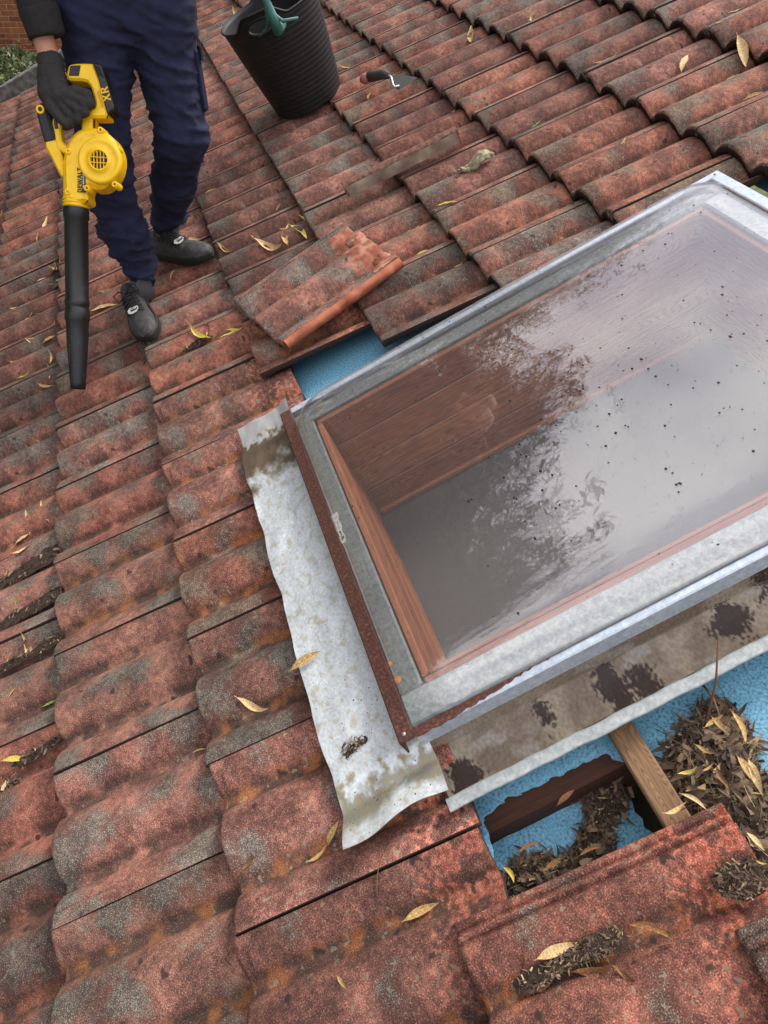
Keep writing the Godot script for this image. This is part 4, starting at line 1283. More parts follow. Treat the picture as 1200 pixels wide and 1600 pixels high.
# ---------- the worker and the blower ----------
# A smooth skin over tapered bones: distance field on a grid, meshed as surface nets. bones: [a, b, ra, rb]
func skin(bones: Array, cell: float, k: float, bend = null) -> ArrayMesh:
	var lo := Vector3.ONE * 1e9
	var hi := -lo
	for b in bones:
		for e in [[b[0], b[2]], [b[1], b[3]]]:
			lo = lo.min(e[0] - Vector3.ONE * (e[1] + cell * 3))
			hi = hi.max(e[0] + Vector3.ONE * (e[1] + cell * 3))
	var n := Vector3i(((hi - lo) / cell).ceil()) + Vector3i.ONE * 2
	var F := PackedFloat32Array()
	F.resize(n.x * n.y * n.z)
	F.fill(1.0)
	for b in bones:
		var a: Vector3 = b[0]
		var d: Vector3 = b[1] - a
		var l2 := maxf(d.length_squared(), 1e-9)
		var r0: float = b[2]
		var r1: float = b[3]
		var m := maxf(r0, r1) + cell * 2.5 + k
		var p0 := Vector3i((((a.min(b[1]) - Vector3.ONE * m) - lo) / cell).floor()).max(Vector3i.ZERO)
		var p1 := Vector3i((((a.max(b[1]) + Vector3.ONE * m) - lo) / cell).ceil()).min(n - Vector3i.ONE)
		for z in range(p0.z, p1.z + 1):
			for y in range(p0.y, p1.y + 1):
				var i := (z * n.y + y) * n.x + p0.x
				for x in range(p0.x, p1.x + 1):
					var q := lo + Vector3(x, y, z) * cell - a
					var t := clampf(q.dot(d) / l2, 0.0, 1.0)
					var v := (q - d * t).length() - lerpf(r0, r1, t)
					var o := F[i]
					var h := maxf(k - absf(o - v), 0.0) / k
					F[i] = minf(o, v) - h * h * k * 0.25
					i += 1
	var sx := 1
	var sy := n.x
	var sz := n.x * n.y
	var corner := [0, sx, sy, sx + sy, sz, sx + sz, sy + sz, sx + sy + sz]
	var off := [Vector3(0, 0, 0), Vector3(1, 0, 0), Vector3(0, 1, 0), Vector3(1, 1, 0), Vector3(0, 0, 1), Vector3(1, 0, 1), Vector3(0, 1, 1), Vector3(1, 1, 1)]
	var edges := [[0, 1], [2, 3], [4, 5], [6, 7], [0, 2], [1, 3], [4, 6], [5, 7], [0, 4], [1, 5], [2, 6], [3, 7]]
	var at_cell := {}
	var P := PackedVector3Array()
	var N := PackedVector3Array()
	for z in n.z - 1:
		for y in n.y - 1:
			var row := (z * n.y + y) * n.x
			for x in n.x - 1:
				var i := row + x
				var f0 := F[i]
				if f0 > cell * 2.0 or f0 < -cell * 2.0:
					continue
				var mask := 0
				for c in 8:
					if F[i + corner[c]] < 0.0:
						mask |= 1 << c
				if mask == 0 or mask == 255:
					continue
				var s := Vector3.ZERO
				var cnt := 0
				for e in edges:
					var fa := F[i + corner[e[0]]]
					var fb := F[i + corner[e[1]]]
					if (fa < 0.0) != (fb < 0.0):
						s += off[e[0]].lerp(off[e[1]], fa / (fa - fb))
						cnt += 1
				var g := Vector3(F[i + 1] - f0, F[i + sy] - f0, F[i + sz] - f0)
				g += Vector3(F[i + corner[7]] - F[i + corner[6]], F[i + corner[7]] - F[i + corner[5]], F[i + corner[7]] - F[i + corner[3]])
				at_cell[i] = P.size()
				P.append(lo + (Vector3(x, y, z) + s / cnt) * cell)
				N.append(g.normalized())
	if bend != null:
		for i in P.size():
			P[i] = bend.call(P[i], N[i])
	var I := PackedInt32Array()
	for i in at_cell:
		var f0 := F[i]
		for e in [[sx, sy, sz], [sy, sz, sx], [sz, sx, sy]]:
			var f1 := F[i + e[0]]
			if (f0 < 0.0) == (f1 < 0.0):
				continue
			if not (at_cell.has(i - e[1]) and at_cell.has(i - e[2]) and at_cell.has(i - e[1] - e[2])):
				continue
			var q := [at_cell[i], at_cell[i - e[1]], at_cell[i - e[1] - e[2]], at_cell[i - e[2]]]
			if f0 < 0.0:
				q.reverse()
			I.append_array([q[0], q[1], q[2], q[0], q[2], q[3]])
	var st := st_new()
	st.set_smooth_group(0)
	for i in P.size():
		st.set_uv(Vector2(P[i].x, P[i].y))
		st.add_vertex(P[i])
	for i in I:
		st.add_index(i)
	st.generate_normals()
	return st.commit()
func shoe(parent: Node3D, heel: Vector3, toe: Vector3, up: Vector3, called: String) -> void:   # points on the sole
	var x := (toe - heel).normalized()
	var z := x.cross(up).normalized()
	var y := z.cross(x)
	var ln := heel.distance_to(toe)
	var B := Transform3D(Basis(x * ln, y, z), heel)
	# stations along the foot: [t, half width, height of the upper]
	var S := [[0.0, 0.026, 0.060], [0.03, 0.033, 0.082], [0.10, 0.037, 0.094], [0.22, 0.038, 0.098], [0.34, 0.0385, 0.095], [0.46, 0.041, 0.080], [0.58, 0.045, 0.067], [0.70, 0.048, 0.060], [0.82, 0.046, 0.055], [0.92, 0.038, 0.047], [0.98, 0.022, 0.037], [1.0, 0.006, 0.028]]
	var nz := noise(int(toe.x * 100), 30.0, 3)
	var st := st_new()
	sheet(st, 44, 28, func(a, b):
		var k: float = a * (S.size() - 1)
		var i := mini(int(k), S.size() - 2)
		var f: float = k - i
		var t: float = lerpf(S[i][0], S[i + 1][0], f)
		var w: float = lerpf(S[i][1], S[i + 1][1], f)
		var h: float = lerpf(S[i][2], S[i + 1][2], f)
		var th: float = b * TAU
		var cx := cos(th)
		var cy := sin(th)
		var px := signf(cx) * pow(absf(cx), 0.75) * w * (1.0 - 0.22 * maxf(cy, 0.0))
		var py: float = 0.018 + (h - 0.018) * pow(maxf(cy, 0.0), 0.8) if cy > 0 else 0.018 + 0.012 * cy
		var lump := 0.0018 * nz.get_noise_3d(t * 2.5, px * 6, py * 6)
		return B * Vector3(t, py + lump, px + 0.008 * sin(t * PI)))
	var up_m := part(called, done(st), M.shoe_grey, parent)
	st = st_new()
	sheet(st, 40, 8, func(a, b):
		var k: float = 0.0
		var th: float = a * TAU
		var t: float = 0.5 - 0.512 * cos(th)
		var i := 0
		for q in S.size() - 1:
			if t >= S[q][0]:
				i = q
		var w: float = lerpf(S[i][1], S[i + 1][1], clampf((t - S[i][0]) / (S[i + 1][0] - S[i][0]), 0, 1)) + 0.004
		var rows := [[0.0, 0.0], [1.0, 0.0], [1.03, 0.006], [1.0, 0.012], [1.04, 0.018], [1.0, 0.026], [0.96, 0.028], [0.9, 0.024], [0.6, 0.02]]
		var r: Array = rows[int(round(b * 8))]
		var s := 1.0 if sin(th) >= 0 else -1.0
		return B * Vector3(0.5 + (t - 0.5) * r[0], r[1], s * w * pow(absf(sin(th)), 0.25) * r[0] + 0.008 * sin(clampf(t, 0, 1) * PI)))
	part("sole", done(st), M.shoe_black, up_m)
	st = st_new()
	for i in 5:
		var t := 0.40 + i * 0.06
		var h := lerpf(0.091, 0.068, i / 4.0)
		tube(st, [B * Vector3(t - 0.02, h - 0.012, -0.026), B * Vector3(t, h + 0.003, -0.006), B * Vector3(t + 0.02, h - 0.004, 0.016), B * Vector3(t + 0.03, h - 0.012, 0.030)], [0.0028], 6)
		tube(st, [B * Vector3(t - 0.02, h - 0.009, 0.034), B * Vector3(t, h + 0.004, 0.012), B * Vector3(t + 0.02, h - 0.002, -0.010), B * Vector3(t + 0.03, h - 0.010, -0.024)], [0.0028], 6)
	for sgn in [-1.0, 1.0]:
		tube(st, [B * Vector3(0.39, 0.096, 0.004), B * Vector3(0.36, 0.112, 0.022 * sgn), B * Vector3(0.42, 0.115, 0.042 * sgn), B * Vector3(0.47, 0.092, 0.040 * sgn), B * Vector3(0.40, 0.096, 0.008 * sgn)], [0.0026], 6)
	part("laces", done(st), M.shoe_black, up_m)
	st = st_new()
	var tagp := PackedVector2Array()
	for i in 8:
		tagp.append(Vector2(cos(TAU * (i + 0.5) / 8) * 0.021, sin(TAU * (i + 0.5) / 8) * 0.018))
	prism(st, tagp, -0.001, 0.001, 0.0, Transform3D(Basis(z, x, y).rotated(z, -0.22), B * Vector3(0.63, 0.0705, 0.008)))
	part("tag", done(st), M.tag_white, up_m)
	for q in 3:
		part("tag_print", box_mesh(Vector3(-0.009 + 0.002 * q, -0.0012, 0.0011), Vector3(0.009 - 0.002 * q, 0.0012, 0.0016), 0.0), M.tag_ink, up_m, Transform3D(Basis(z, x, y).rotated(z, -0.22), B * Vector3(0.63, 0.0705, 0.008)).translated_local(Vector3(0, -0.006 + q * 0.006, 0)))
func build_worker() -> void:
	mat("skin_tone", Color(0.72, 0.52, 0.43), 0.55)
	var cl := seamless(701, 512, 0.25, 2)
	mat("navy_cloth", Color.WHITE, 0.9, 0.0, ramp(seamless(702, 256, 0.03, 4), [[0.0, Color(0.06, 0.075, 0.165)], [0.6, Color(0.085, 0.105, 0.22)], [1.0, Color(0.13, 0.15, 0.28)]]), null, 0.1, 3.0)
	mat("black_cloth", Color.WHITE, 0.9, 0.0, ramp(seamless(703, 256, 0.05, 4), [[0.0, Color(0.075, 0.07, 0.07)], [1.0, Color(0.15, 0.145, 0.14)]]), null, 0.1, 4.0)
	mat("glove_knit", Color.WHITE, 0.85, 0.0, ramp(seamless(704, 256, 0.08, 3), [[0.0, Color(0.10, 0.095, 0.093)], [1.0, Color(0.21, 0.20, 0.19)]]), null, 0.1, 6.0)
	mat("shoe_grey", Color.WHITE, 0.75, 0.0, ramp(seamless(705, 256, 0.03, 4), [[0.0, Color(0.16, 0.16, 0.165)], [0.6, Color(0.255, 0.25, 0.25)], [1.0, Color(0.40, 0.385, 0.37)]]), null, 0.1, 5.0)
	mat("shoe_black", Color(0.10, 0.10, 0.10), 0.7)
	mat("sock_grey", Color(0.36, 0.36, 0.37), 0.9)
	mat("tag_white", Color(0.80, 0.80, 0.78), 0.5)
	mat("tag_ink", Color(0.30, 0.30, 0.30), 0.6)
	mat("hair_brown", Color(0.16, 0.11, 0.08), 0.8)
	var Y := Vector3.UP
	var rn := RB * Vector3.UP
	var fr := W(0.19, 0.36, -0.02)     # right ankle over the roof, left ankle
	var fl := W(0.47, 0.50, -0.02)
	var ra := fr + Y * 0.11
	var la := fl + Y * 0.11
	var rk := at(166, 283, 2.36)
	var lk := at(283, 208, 2.36)
	var rh := at(150, 40, 2.14)
	var lh := at(250, 32, 2.18)
	var side := (lh - rh).normalized()
	var pel := (rh + lh) * 0.5 + Y * 0.07
	var front := side.cross(Y).normalized() * -1.0
	if front.dot(cam_b.z) < 0:
		front = -front
	var chest := pel + Y * 0.36 + front * 0.04
	var neck := pel + Y * 0.56 + front * 0.06
	var head := neck + Y * 0.16 + front * 0.05
	var rs := neck - side * 0.19 - Y * 0.07
	var lsd := neck + side * 0.19 - Y * 0.07
	var wrist := at(79, 96, 2.045)
	var cuff := at(58, 8, 1.985)
	var relb := at(18, -95, 1.92)
	var lelb := lsd - Y * 0.24 + side * 0.12 - front * 0.06
	var lwr := lelb + Y * 0.10 + front * 0.22 - side * 0.06
	var base := (fr + fl) * 0.5
	var o := thing("person", "person in navy work trousers, black sleeves and gloves holding a yellow blower", "person", base)
	var S := func(p): return p - base
	var D := func(bs):
		var out := []
		for b in bs:
			out.append([b[0] - base, b[1] - base, b[2], b[3]])
		return out
	var body := skin(D.call([[ra, rk, 0.022, 0.04], [rk, rh, 0.042, 0.065], [la, lk, 0.022, 0.04], [lk, lh, 0.042, 0.065], [pel, chest, 0.10, 0.105], [rh, lh, 0.08, 0.08], [chest, neck, 0.10, 0.055], [neck, head - Y * 0.05, 0.052, 0.055], [rs, lsd, 0.05, 0.05], [rs, relb, 0.045, 0.038], [relb, wrist, 0.038, 0.028], [lsd, lelb, 0.045, 0.038], [lelb, lwr, 0.038, 0.026], [head - Y * 0.03 + front * 0.03, head + Y * 0.03, 0.068, 0.085], [head + Y * 0.03 - front * 0.02, head + Y * 0.035 + front * 0.02, 0.09, 0.085], [head - Y * 0.075 + front * 0.06, head - Y * 0.06 + front * 0.03, 0.03, 0.05], [head - Y * 0.005 + front * 0.105, head - Y * 0.03 + front * 0.117, 0.011, 0.015], [head - side * 0.086 - Y * 0.03, head - side * 0.09 + Y * 0.01, 0.01, 0.013], [head + side * 0.086 - Y * 0.03, head + side * 0.09 + Y * 0.01, 0.01, 0.013]]), 0.015, 0.03)
	part("body", body, M.skin_tone, o)
	for e in [-1.0, 1.0]:
		var st := st_new()
		lathe(st, [Vector2(0, 0.006), Vector2(0.008, 0.004), Vector2(0.012, 0)], 10, Transform3D(Basis(side, front, Y), S.call(head + side * 0.033 * e + front * 0.098)))
		part("eye", done(st), M.shoe_black, o)
	part("mouth", box_mesh(Vector3(-0.022, -0.003, 0), Vector3(0.022, 0.003, 0.006), 0.002), M.tag_ink, o, Transform3D(Basis(side, Y, front), S.call(head - Y * 0.066 + front * 0.088)))
	part("hair", skin(D.call([[head + Y * 0.07 - front * 0.02, head + Y * 0.075 + front * 0.03, 0.082, 0.07], [head + Y * 0.03 - front * 0.05, head - Y * 0.03 - front * 0.05, 0.082, 0.06]]), 0.012, 0.03), M.hair_brown, o)
	# trousers with folds at crotch, knee and hem
	var f1 := noise(711, 5.0, 2)
	var f2 := noise(712, 13.0, 3)
	var folds := func(p: Vector3, nn: Vector3) -> Vector3:
		var w: Vector3 = p + base
		var dk := minf(w.distance_to(rk), w.distance_to(lk))
		var hem := minf(absf(w.y - ra.y), absf(w.y - la.y))
		var cr := w.distance_to((rh + lh) * 0.5 - Y * 0.1)
		var amp := 0.005 + 0.008 * exp(-pow(dk / 0.10, 2)) + 0.011 * exp(-pow(hem / 0.10, 2)) + 0.007 * exp(-pow(cr / 0.14, 2))
		var q := Vector3(w.x * 0.5 + w.y * 0.25, w.y * 1.6, w.z * 0.5)
		var ra1 := pow(maxf(1.0 - 2.2 * absf(f1.get_noise_3dv(q * 1.5)), 0.0), 2.5)
		var ra2 := pow(maxf(1.0 - 2.4 * absf(f2.get_noise_3dv(Vector3(q.x * 0.7 + q.y * 0.5, q.y * 0.55, q.z * 0.7))), 0.0), 3.0)
		return p + nn * (amp * (1.3 * ra1 + 0.8 * ra2 - 0.45) + 0.0022 * f2.get_noise_3dv(w * Vector3(0.7, 1.5, 0.7)))
	var rm := rk.lerp(ra, 0.55)
	var lm := lk.lerp(la, 0.5)
	var kf := front * 0.012
	part("trousers", skin(D.call([[ra + Y * 0.035, rm, 0.055, 0.068], [rm, rk + kf, 0.068, 0.074], [rk + kf, rh, 0.074, 0.098], [la + Y * 0.03, lm, 0.055, 0.070], [lm, lk + kf, 0.070, 0.077], [lk + kf, lh, 0.077, 0.100], [rh + Y * 0.03, lh + Y * 0.03, 0.102, 0.102], [rh.lerp(lh, 0.25) + Y * 0.08, rh.lerp(lh, 0.75) + Y * 0.08, 0.105, 0.105], [rh.lerp(lh, 0.3) + Y * 0.16, rh.lerp(lh, 0.7) + Y * 0.16, 0.10, 0.10]]), 0.0082, 0.035, folds), M.navy_cloth, o)
	# cargo pocket on the outer thigh of the left leg, belt line and fly
	var pm := lh.lerp(lk, 0.52)
	var ax := (lh - lk).normalized()
	var out := (side - ax * side.dot(ax)).normalized()
	var fw := ax.cross(out).normalized()
	part("cargo_pocket", box_mesh(Vector3(-0.055, -0.085, -0.012), Vector3(0.055, 0.085, 0.012), 0.01), M.navy_cloth, o, Transform3D(Basis(fw, ax, out), S.call(pm + out * 0.083)))
	part("pocket_flap", box_mesh(Vector3(-0.058, 0.05, 0.0125), Vector3(0.058, 0.09, 0.0185), 0.003), M.navy_cloth, o, Transform3D(Basis(fw, ax, out), S.call(pm + out * 0.083)))
	# jacket: torso and both sleeves, the near cuff pushed up the forearm
	var jf := func(p: Vector3, nn: Vector3) -> Vector3:
		var r := 1.0 - 2.0 * absf(f1.get_noise_3dv((p + base) * Vector3(1.0, 2.2, 1.0)))
		return p + nn * 0.006 * (r - 0.3)
	part("jacket", skin(D.call([[pel + Y * 0.14, chest, 0.135, 0.14], [chest, neck - Y * 0.06, 0.135, 0.085], [rs, lsd, 0.07, 0.07], [rs, relb, 0.068, 0.058], [relb, cuff, 0.058, 0.050], [lsd, lelb, 0.068, 0.056], [lelb, lwr, 0.056, 0.044]]), 0.013, 0.04, jf), M.black_cloth, o)
	var fd := (wrist - relb).normalized()
	var st := st_new()
	var cp := []
	for i in 9:
		cp.append(S.call(cuff.lerp(cuff + fd * 0.075, i / 8.0)))
	tube(st, [cp[0], cp[1], cp[2], cp[4], cp[6], cp[7], cp[8], cp[8] - fd * 0.004, cp[7]], [0.048, 0.053, 0.0535, 0.051, 0.0505, 0.050, 0.048, 0.044, 0.040], 24, false)
	part("cuff", done(st), M.black_cloth, o)
	# socks and shoes
	for e in [[ra, "sock"], [la, "sock"]]:
		st = st_new()
		tube(st, [S.call(e[0] - Y * 0.07), S.call(e[0] - Y * 0.02), S.call(e[0] + Y * 0.06)], [0.042, 0.040, 0.044], 16)
		part(e[1], done(st), M.sock_grey, o)
	var rt := W(-0.085, 0.375, -0.012)
	var rhl := W(0.225, 0.345, -0.012)
	var lt := W(0.235, 0.655, -0.012)
	var lhl := W(0.52, 0.455, -0.012)
	shoe(o, S.call(rhl), S.call(rt), rn, "shoe")
	shoe(o, S.call(lhl), S.call(lt), rn, "shoe")
	# far glove, held up at the belt: palm and five curled fingers
	var hd := (front * 0.9 - side * 0.3 + Y * 0.25).normalized()
	var gl := [[lwr, lwr + hd * 0.075, 0.034, 0.036]]
	for i in 4:
		var kn := lwr + hd * 0.105 + Y * (0.03 - 0.02 * i)
		gl.append([kn, kn + hd * 0.035 - side * 0.01, 0.0105, 0.0095])
		gl.append([kn + hd * 0.035 - side * 0.01, kn + hd * 0.03 - side * 0.035, 0.0095, 0.008])
	gl.append([lwr + hd * 0.04 + Y * 0.03, lwr + hd * 0.085 + Y * 0.052 - side * 0.02, 0.013, 0.0095])
	part("glove", skin(D.call(gl), 0.005, 0.012), M.glove_knit, o)
	blower(o, base, wrist)
# The blower hangs from the right hand; drawn in its own plane: x across, y up along the tube, z out of the fan's face. One unit here is one metre.
func blower(person: Node3D, base: Vector3, wrist: Vector3) -> void:
	var zd := 2.12
	var neck := at(119, 325, zd)
	var tip := at(122, 608, 2.215)
	var y := (neck - tip).normalized()
	var x := (cam_b.x - y * cam_b.x.dot(y)).normalized()
	var z := x.cross(y)
	var B := Basis(x, y, z)
	var T0 := Transform3D(B, neck)
	var V := func(px, py):
		var r := ray(px, py)
		var o := neck + z * 0.02
		var h := eye_w + r * ((o - eye_w).dot(z) / r.dot(z)) - neck
		return Vector2(h.dot(x), h.dot(y))
	mat("blower_yellow", Color.WHITE, 0.42, 0.0, ramp(seamless(721, 256, 0.02, 4), [[0.0, Color(0.80, 0.62, 0.02)], [0.3, Color(0.92, 0.73, 0.02)], [1.0, Color(0.94, 0.77, 0.05)]]), null, 0.1, 4.0)
	mat("blower_black", Color.WHITE, 0.45, 0.0, ramp(seamless(722, 256, 0.03, 4), [[0.0, Color(0.06, 0.06, 0.065)], [0.75, Color(0.09, 0.09, 0.095)], [1.0, Color(0.20, 0.20, 0.20)]]), null, 0.1, 4.0)
	mat("blower_grip", Color(0.15, 0.15, 0.16), 0.7)
	mat("print_black", Color(0.05, 0.05, 0.05), 0.5)
	mat("print_white", Color(0.82, 0.82, 0.80), 0.5)
	var s := thing("leaf_blower", "yellow cordless leaf blower with long black nozzle pointing down at the tiles", "leaf blower", neck, B)
	# nozzle
	var ln := neck.distance_to(tip)
	var nz := [[0.0, 0.034], [0.006, 0.0352], [0.027, 0.0352], [0.030, 0.0325], [0.2, 0.0325], [0.252, 0.0322], [0.256, 0.0345], [0.270, 0.0345], [0.273, 0.0325], [0.279, 0.0325], [0.283, 0.0350], [0.312, 0.0350], [0.318, 0.0318], [0.36, 0.031], [ln - 0.045, 0.0245], [ln - 0.02, 0.0225], [ln, 0.0215], [ln, 0.019], [ln - 0.05, 0.020]]
	var pr := []
	for e in nz:
		pr.append(Vector2(e[1], -e[0]))
	var st := st_new()
	lathe(st, pr, 36)
	var nozz := part("nozzle", done(st), M.blower_black, s)
	part("seam_rib", box_mesh(Vector3(-0.002, -0.44, 0.0), Vector3(0.002, -0.345, 0.0295), 0.001), M.blower_black, nozz, Transform3D(Basis(Vector3.UP, -0.5) * Basis(Vector3.RIGHT, 0.0), Vector3.ZERO))
	# fan housing: round volute with the outlet running down one side
	st = st_new()
	var poly := [V.call(103, 318), V.call(101, 290), V.call(100, 255), V.call(104, 232), V.call(113, 214), V.call(128, 203), V.call(148, 201), V.call(168, 208), V.call(181, 222), V.call(188, 243), V.call(186, 265), V.call(177, 283), V.call(163, 295), V.call(148, 297), V.call(140, 294), V.call(137, 303), V.call(136, 318)]
	prism(st, smooth_poly(poly, 4), -0.045, 0.034, 0.012)
	var hou := part("fan_housing", done(st), M.blower_yellow, s)
	st = st_new()          # raised cover round the intake
	var c: Vector2 = V.call(160, 254)
	var XF := Transform3D(Basis(Vector3.RIGHT, PI / 2), Vector3(c.x, c.y, 0.034))
	lathe(st, [Vector2(0.062, 0.0), Vector2(0.060, 0.008), Vector2(0.056, 0.011), Vector2(0.050, 0.011), Vector2(0.046, 0.009), Vector2(0.032, 0.010), Vector2(0.0285, 0.016), Vector2(0.0245, 0.017), Vector2(0.0235, 0.002)], 40, XF)
	part("cover_ring", done(st), M.blower_yellow, hou)
	st = st_new()
	lathe(st, [Vector2(0.0, 0.003), Vector2(0.0238, 0.003)], 30, XF)
	part("intake_well", done(st), M.blower_black, hou)
	for i in 4:
		part("grille_bar", box_mesh(Vector3(-0.0012, -0.0235, 0), Vector3(0.0012, 0.0235, 0.006), 0.0008), M.blower_yellow, hou, Transform3D(Basis(), Vector3(c.x - 0.0135 + i * 0.009, c.y, 0.043)))
	for i in 2:
		part("grille_bar", box_mesh(Vector3(-0.0235, -0.0012, 0), Vector3(0.0235, 0.0012, 0.006), 0.0008), M.blower_yellow, hou, Transform3D(Basis(), Vector3(c.x, c.y - 0.007 + i * 0.014, 0.0425)))
	for e in [[109, 302], [110, 239], [160, 206], [183, 233], [182, 290], [139, 296]]:
		var q: Vector2 = V.call(e[0], e[1])
		st = st_new()
		lathe(st, [Vector2(0.003, 0.003), Vector2(0.0032, 0.010), Vector2(0.0085, 0.009), Vector2(0.010, -0.03)], 14, Transform3D(Basis(Vector3.RIGHT, PI / 2), Vector3(q.x, q.y, 0.028)))
		part("screw_boss", done(st), M.blower_yellow, hou)
		st = st_new()
		lathe(st, [Vector2(0, 0.004), Vector2(0.0031, 0.004)], 10, Transform3D(Basis(Vector3.RIGHT, PI / 2), Vector3(q.x, q.y, 0.028)))
		part("screw", done(st), M.blower_black, hou)
	for i in 3:            # ribs on the outlet collar
		st = st_new()
		lathe(st, [Vector2(0.033, -0.003), Vector2(0.0365, -0.0015), Vector2(0.0365, 0.0015), Vector2(0.033, 0.003)], 36, Transform3D(Basis(), Vector3(0, 0.004 + i * 0.009, 0)))
		part("collar_rib", done(st), M.blower_yellow, hou)
	st = st_new()
	lathe(st, [Vector2(0.033, 0.0), Vector2(0.0335, 0.05), Vector2(0.034, 0.12)], 36)
	part("outlet", done(st), M.blower_yellow, hou)
	# maker's name along the outlet
	var fs := SystemFont.new()
	fs.font_names = PackedStringArray(["Droid Sans"])
	fs.font_weight = 800
	for e in [["DEWALT", 0.017, 128, 284, "print_black"], ["18V BRUSHLESS", 0.006, 134, 284, "print_white"]]:
		var tm := TextMesh.new()
		tm.text = e[0]
		tm.font = fs
		tm.font_size = 32
		tm.pixel_size = e[1] / 32.0
		tm.depth = 0.001
		var q: Vector2 = V.call(e[2], e[3])
		if e[4] == "print_white":
			part("name_plate", box_mesh(Vector3(q.x - 0.005, q.y - 0.031, 0.030), Vector3(q.x + 0.005, q.y + 0.031, 0.0358), 0.0005), M.print_black, hou)
		part("lettering", tm, M[e[4]], hou, Transform3D(Basis(Vector3(0, 0, 1), PI / 2), Vector3(q.x, q.y, 0.0364)))
	# handle: black grip behind the hand, yellow frame, neck and battery housing
	st = st_new()
	prism(st, smooth_poly([V.call(68, 222), V.call(88, 218), V.call(92, 232), V.call(98, 252), V.call(101, 272), V.call(98, 278), V.call(92, 272), V.call(80, 248)], 3), -0.022, 0.020, 0.006)
	part("handle_frame", done(st), M.blower_yellow, s)
	st = st_new()
	prism(st, smooth_poly([V.call(55, 168), V.call(64, 160), V.call(73, 170), V.call(86, 215), V.call(82, 222), V.call(70, 223), V.call(62, 200)], 3), -0.021, 0.021, 0.008)
	var grip := part("grip", done(st), M.blower_grip, s)
	st = st_new()
	lathe(st, [Vector2(0.006, 0.001), Vector2(0.0075, 0.002), Vector2(0.011, 0.002), Vector2(0.012, 0.0)], 20, Transform3D(Basis(Vector3.RIGHT, PI / 2), Vector3(V.call(63, 171).x, V.call(63, 171).y, 0.0212)))
	part("button_ring", done(st), M.blower_yellow, grip)
	st = st_new()
	prism(st, smooth_poly([V.call(80, 186), V.call(88, 181), V.call(97, 185), V.call(99, 191), V.call(94, 200), V.call(95, 218), V.call(104, 228), V.call(104, 240), V.call(94, 236), V.call(86, 222), V.call(83, 205)], 3), -0.014, 0.016, 0.004)
	var lever := part("trigger_guard", done(st), M.blower_yellow, s)
	part("trigger", box_mesh(Vector3(-0.005, -0.011, 0.0162), Vector3(0.004, 0.011, 0.019), 0.001), M.blower_black, lever, Transform3D(Basis(Vector3(0, 0, 1), 0.15), Vector3(V.call(87, 194).x, V.call(87, 194).y, 0)))
	st = st_new()
	prism(st, PackedVector2Array([V.call(125, 208), V.call(147, 208), V.call(147, 176), V.call(125, 176)]), -0.02, 0.016, 0.006)
	part("neck", done(st), M.blower_yellow, s)
	st = st_new()          # handle bar through the fist
	tube(st, [Vector3(V.call(62, 168).x, V.call(62, 168).y, -0.002), Vector3(V.call(85, 160).x, V.call(85, 160).y, -0.004), Vector3(V.call(112, 160).x, V.call(112, 160).y, -0.004), Vector3(V.call(135, 165).x, V.call(135, 165).y, -0.004)], [0.017, 0.018, 0.018, 0.02], 14)
	part("handle_bar", done(st), M.blower_grip, s)
	st = st_new()
	prism(st, smooth_poly([V.call(106, 106), V.call(112, 100), V.call(138, 99), V.call(148, 104), V.call(158, 135), V.call(168, 178), V.call(162, 184), V.call(126, 182), V.call(124, 176), V.call(147, 168), V.call(146, 150), V.call(136, 128), V.call(106, 124)], 3), -0.034, 0.022, 0.006)
	var bh := part("battery_mount", done(st), M.blower_yellow, s)
	st = st_new()
	prism(st, PackedVector2Array([V.call(108, 119), V.call(111, 103), V.call(127, 103), V.call(124, 119)]), 0.0225, 0.025, 0.001)
	part("vent_window", done(st), M.print_black, bh)
	st = st_new()
	prism(st, smooth_poly([V.call(146, 100), V.call(157, 101), V.call(163, 118), V.call(178, 166), V.call(175, 174), V.call(167, 176), V.call(157, 136), V.call(150, 112)], 3), -0.036, 0.024, 0.004)
	var bat := part("battery", done(st), M.blower_black, s)
	for i in 6:
		var q: Vector2 = V.call(151.5 + i * 1.2, 104 + i * 3.0)
		part("vent_rib", box_mesh(Vector3(-0.010, -0.0014, 0.0), Vector3(0.010, 0.0014, 0.0265), 0.0008), M.blower_black, bat, Transform3D(Basis(Vector3(0, 0, 1), -0.35), Vector3(q.x, q.y, 0)))
	for e in [["DEWALT", 0.011, 158, 155, "print_yellow", 1.85], ["XR", 0.030, 166, 148, "print_yellow", 1.85]]:
		if not M.has("print_yellow"):
			mat("print_yellow", Color(0.85, 0.66, 0.05), 0.5)
		var tm := TextMesh.new()
		tm.text = e[0]
		tm.font = fs
		tm.font_size = 32
		tm.pixel_size = e[1] / 32.0
		tm.depth = 0.001
		var q: Vector2 = V.call(e[2], e[3])
		part("lettering", tm, M[e[4]], bat, Transform3D(Basis(Vector3(0, 0, 1), e[5]), Vector3(q.x, q.y, 0.0246)))
	st = st_new()
	prism(st, PackedVector2Array([V.call(141, 155), V.call(146, 154), V.call(148, 162), V.call(143, 163)]), 0.018, 0.0245, 0.001)
	part("latch", done(st), M.blower_yellow, bh)
	# gloved right hand closed round the handle bar
	var P := func(px, py, zz):
		var r := ray(px, py)
		var o: Vector3 = neck + z * zz
		return eye_w + r * ((o - eye_w).dot(z) / r.dot(z)) - base
	var w := wrist - base
	var hb := [[w, P.call(83, 122, 0.018), 0.029, 0.033], [P.call(80, 116, 0.010), P.call(78, 146, 0.020), 0.036, 0.032], [P.call(84, 120, 0.018), P.call(92, 150, 0.024), 0.033, 0.030], [P.call(92, 146, 0.024), P.call(114, 152, 0.030), 0.027, 0.023]]
